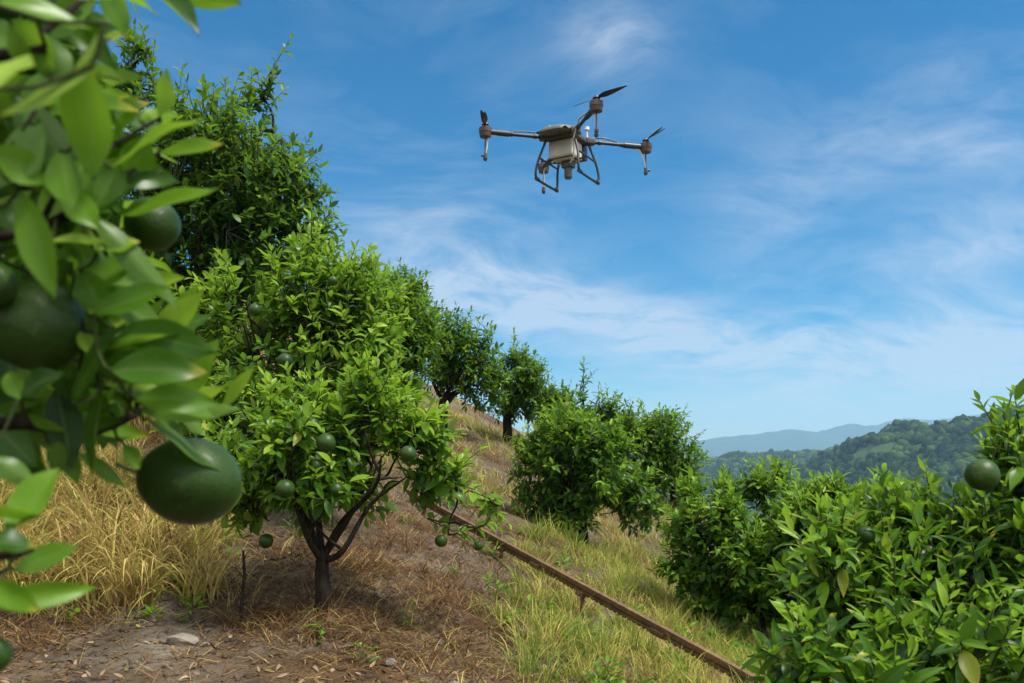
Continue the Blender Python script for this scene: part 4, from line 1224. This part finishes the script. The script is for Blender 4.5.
def propeller(sx_, sy_, dirs, hand=1):
    m1 = Vector((sx_ * AR, sy_ * AR, .088))
    pr = HB().cyl(m1 + Vector((0, 0, -.006)), m1 + Vector((0, 0, .016)), .045, .034, n=16).build('propeller', M_dark, dr)
    for (dx, dy, Lb) in dirs:
        d = (Rz_ @ Vector((dx, dy, 0))).normalized(); s_ = Vector((0, 0, 1)).cross(d) * hand
        n_u, n_v = 14, 6
        bm = bmesh.new(); top = []; bot = []
        for a_ in range(n_u + 1):
            u_ = a_ / n_u
            chord = Lb * .19 * np.interp(u_, [0, .08, .25, .5, .8, 1], [.35, .5, .98, .85, .55, .16]); tw_ = R(np.interp(u_, [0, .2, 1], [30, 26, 11]))
            t_, b_ = [], []
            for q in range(n_v + 1):
                v_ = q / n_v - .42
                x_ = v_ * chord; thick = .09 * chord * math.sin(math.pi * (q + .3) / (n_v + .6)) ** .6
                c0 = m1 + d * (.02 + u_ * Lb) + s_ * (x_ * math.cos(tw_)) + Vector((0, 0, 1)) * (x_ * math.sin(tw_) + .02 * u_ * u_ * Lb)
                t_.append(bm.verts.new(c0 + Vector((0, 0, thick * .5)))); b_.append(bm.verts.new(c0 - Vector((0, 0, thick * .5))))
            top.append(t_); bot.append(b_)
        for a_ in range(n_u):
            for q in range(n_v):
                bm.faces.new((top[a_][q], top[a_ + 1][q], top[a_ + 1][q + 1], top[a_][q + 1]))
                bm.faces.new((bot[a_][q], bot[a_][q + 1], bot[a_ + 1][q + 1], bot[a_ + 1][q]))
            bm.faces.new((top[a_][0], bot[a_][0], bot[a_ + 1][0], top[a_ + 1][0]))
            bm.faces.new((top[a_][n_v], top[a_ + 1][n_v], bot[a_ + 1][n_v], bot[a_][n_v]))
        bm.faces.new([*top[0], *bot[0][::-1]]); bm.faces.new([*top[-1][::-1], *bot[-1]])
        hb = HB(); hb.bm.free(); hb.bm = bm
        hb.build('blade', M_blade, pr)


propeller(1, 1, [(-.10, -.99, .38), (.01, -1.0, .34)])
propeller(-1, 1, [(.72, -.69, .40), (-.70, .71, .34)], -1)
propeller(-1, -1, [(.30, -.95, .42), (.42, -.90, .40)])
propeller(1, -1, [(.98, -.10, .52), (.95, .25, .48)])
# landing gear, one hoop on each side
for sx_ in (1, -1):
    h = HB()
    pth = [(sx_ * .19, .20, -.03), (sx_ * .265, .25, -.26), (sx_ * .29, .285, -.42), (sx_ * .29, .265, -.50), (sx_ * .29, .18, -.515), (sx_ * .29, -.18, -.515), (sx_ * .29, -.265, -.50), (sx_ * .29, -.285, -.42), (sx_ * .265, -.25, -.26), (sx_ * .19, -.20, -.03)]
    h.tube(pth, .0155, 10, 4)
    h.cyl((sx_ * .262, .245, -.25), (sx_ * .262, -.245, -.25), .012, n=10)
    for yy in (.25, -.25):
        h.cyl((sx_ * .29, yy + .03, -.507), (sx_ * .29, yy - .03, -.509), .024, n=12)
    h.cyl((sx_ * .262, .0, -.25), (sx_ * .10, .0, -.27), .010, n=8)
    h.build('landing_skid', M_carbon, dr)
h = HB()
h.tube([tuple(Vector((-1, 1, 0)).normalized() * .80 + Vector((0, 0, .035))), tuple(Vector((-1, 1, 0)).normalized() * .55 + Vector((.02, .02, .05))), (-.29, .30, .03), (-.20, .23, -.08), (-.175, .17, -.2), (-.15, .14, -.29), (-.06, .05, -.31)], .011, 8, 4)
h.build('feed_hose', M_hose, dr)
for pth in ([(.20, -.22, .02), (.32, -.33, .05), (.45, -.45, .03)], [(-.2, -.22, .03), (-.33, -.32, .06), (-.46, -.46, .03)], [(.2, .22, .03), (.36, .34, .055), (.50, .50, .03)]):
    h = HB(); h.tube(pth, .008, 8, 4); h.build('cable', M_carbon, dr)

# ------------------------------------------------------------------ air
m = bpy.data.materials.new('haze_air'); m.use_nodes = True
t_ = m.node_tree
for n in list(t_.nodes): t_.nodes.remove(n)
ot = t_.nodes.new('ShaderNodeOutputMaterial'); pv = t_.nodes.new('ShaderNodeVolumePrincipled')
pv.inputs['Color'].default_value = (.42, .73, 1.0, 1)
pv.inputs['Density'].default_value = 2.0e-4
pv.inputs['Anisotropy'].default_value = .1
t_.links.new(pv.outputs[0], ot.inputs['Volume'])
zlo, zhi = float(Z.min()) - 6, 330.0
S = 7200.0
hv = np.array([(x_, y_, z_) for z_ in (zlo, zhi) for y_ in (-S, S) for x_ in (-S, S)])
hf = np.array([[0, 2, 3, 1], [4, 5, 7, 6], [0, 1, 5, 4], [1, 3, 7, 5], [3, 2, 6, 7], [2, 0, 4, 6]])
hz = mesh_np('haze', hv, [hf], m, smooth=False)
tag(hz, 'thin bluish haze over the valley', 'haze', kind='stuff')
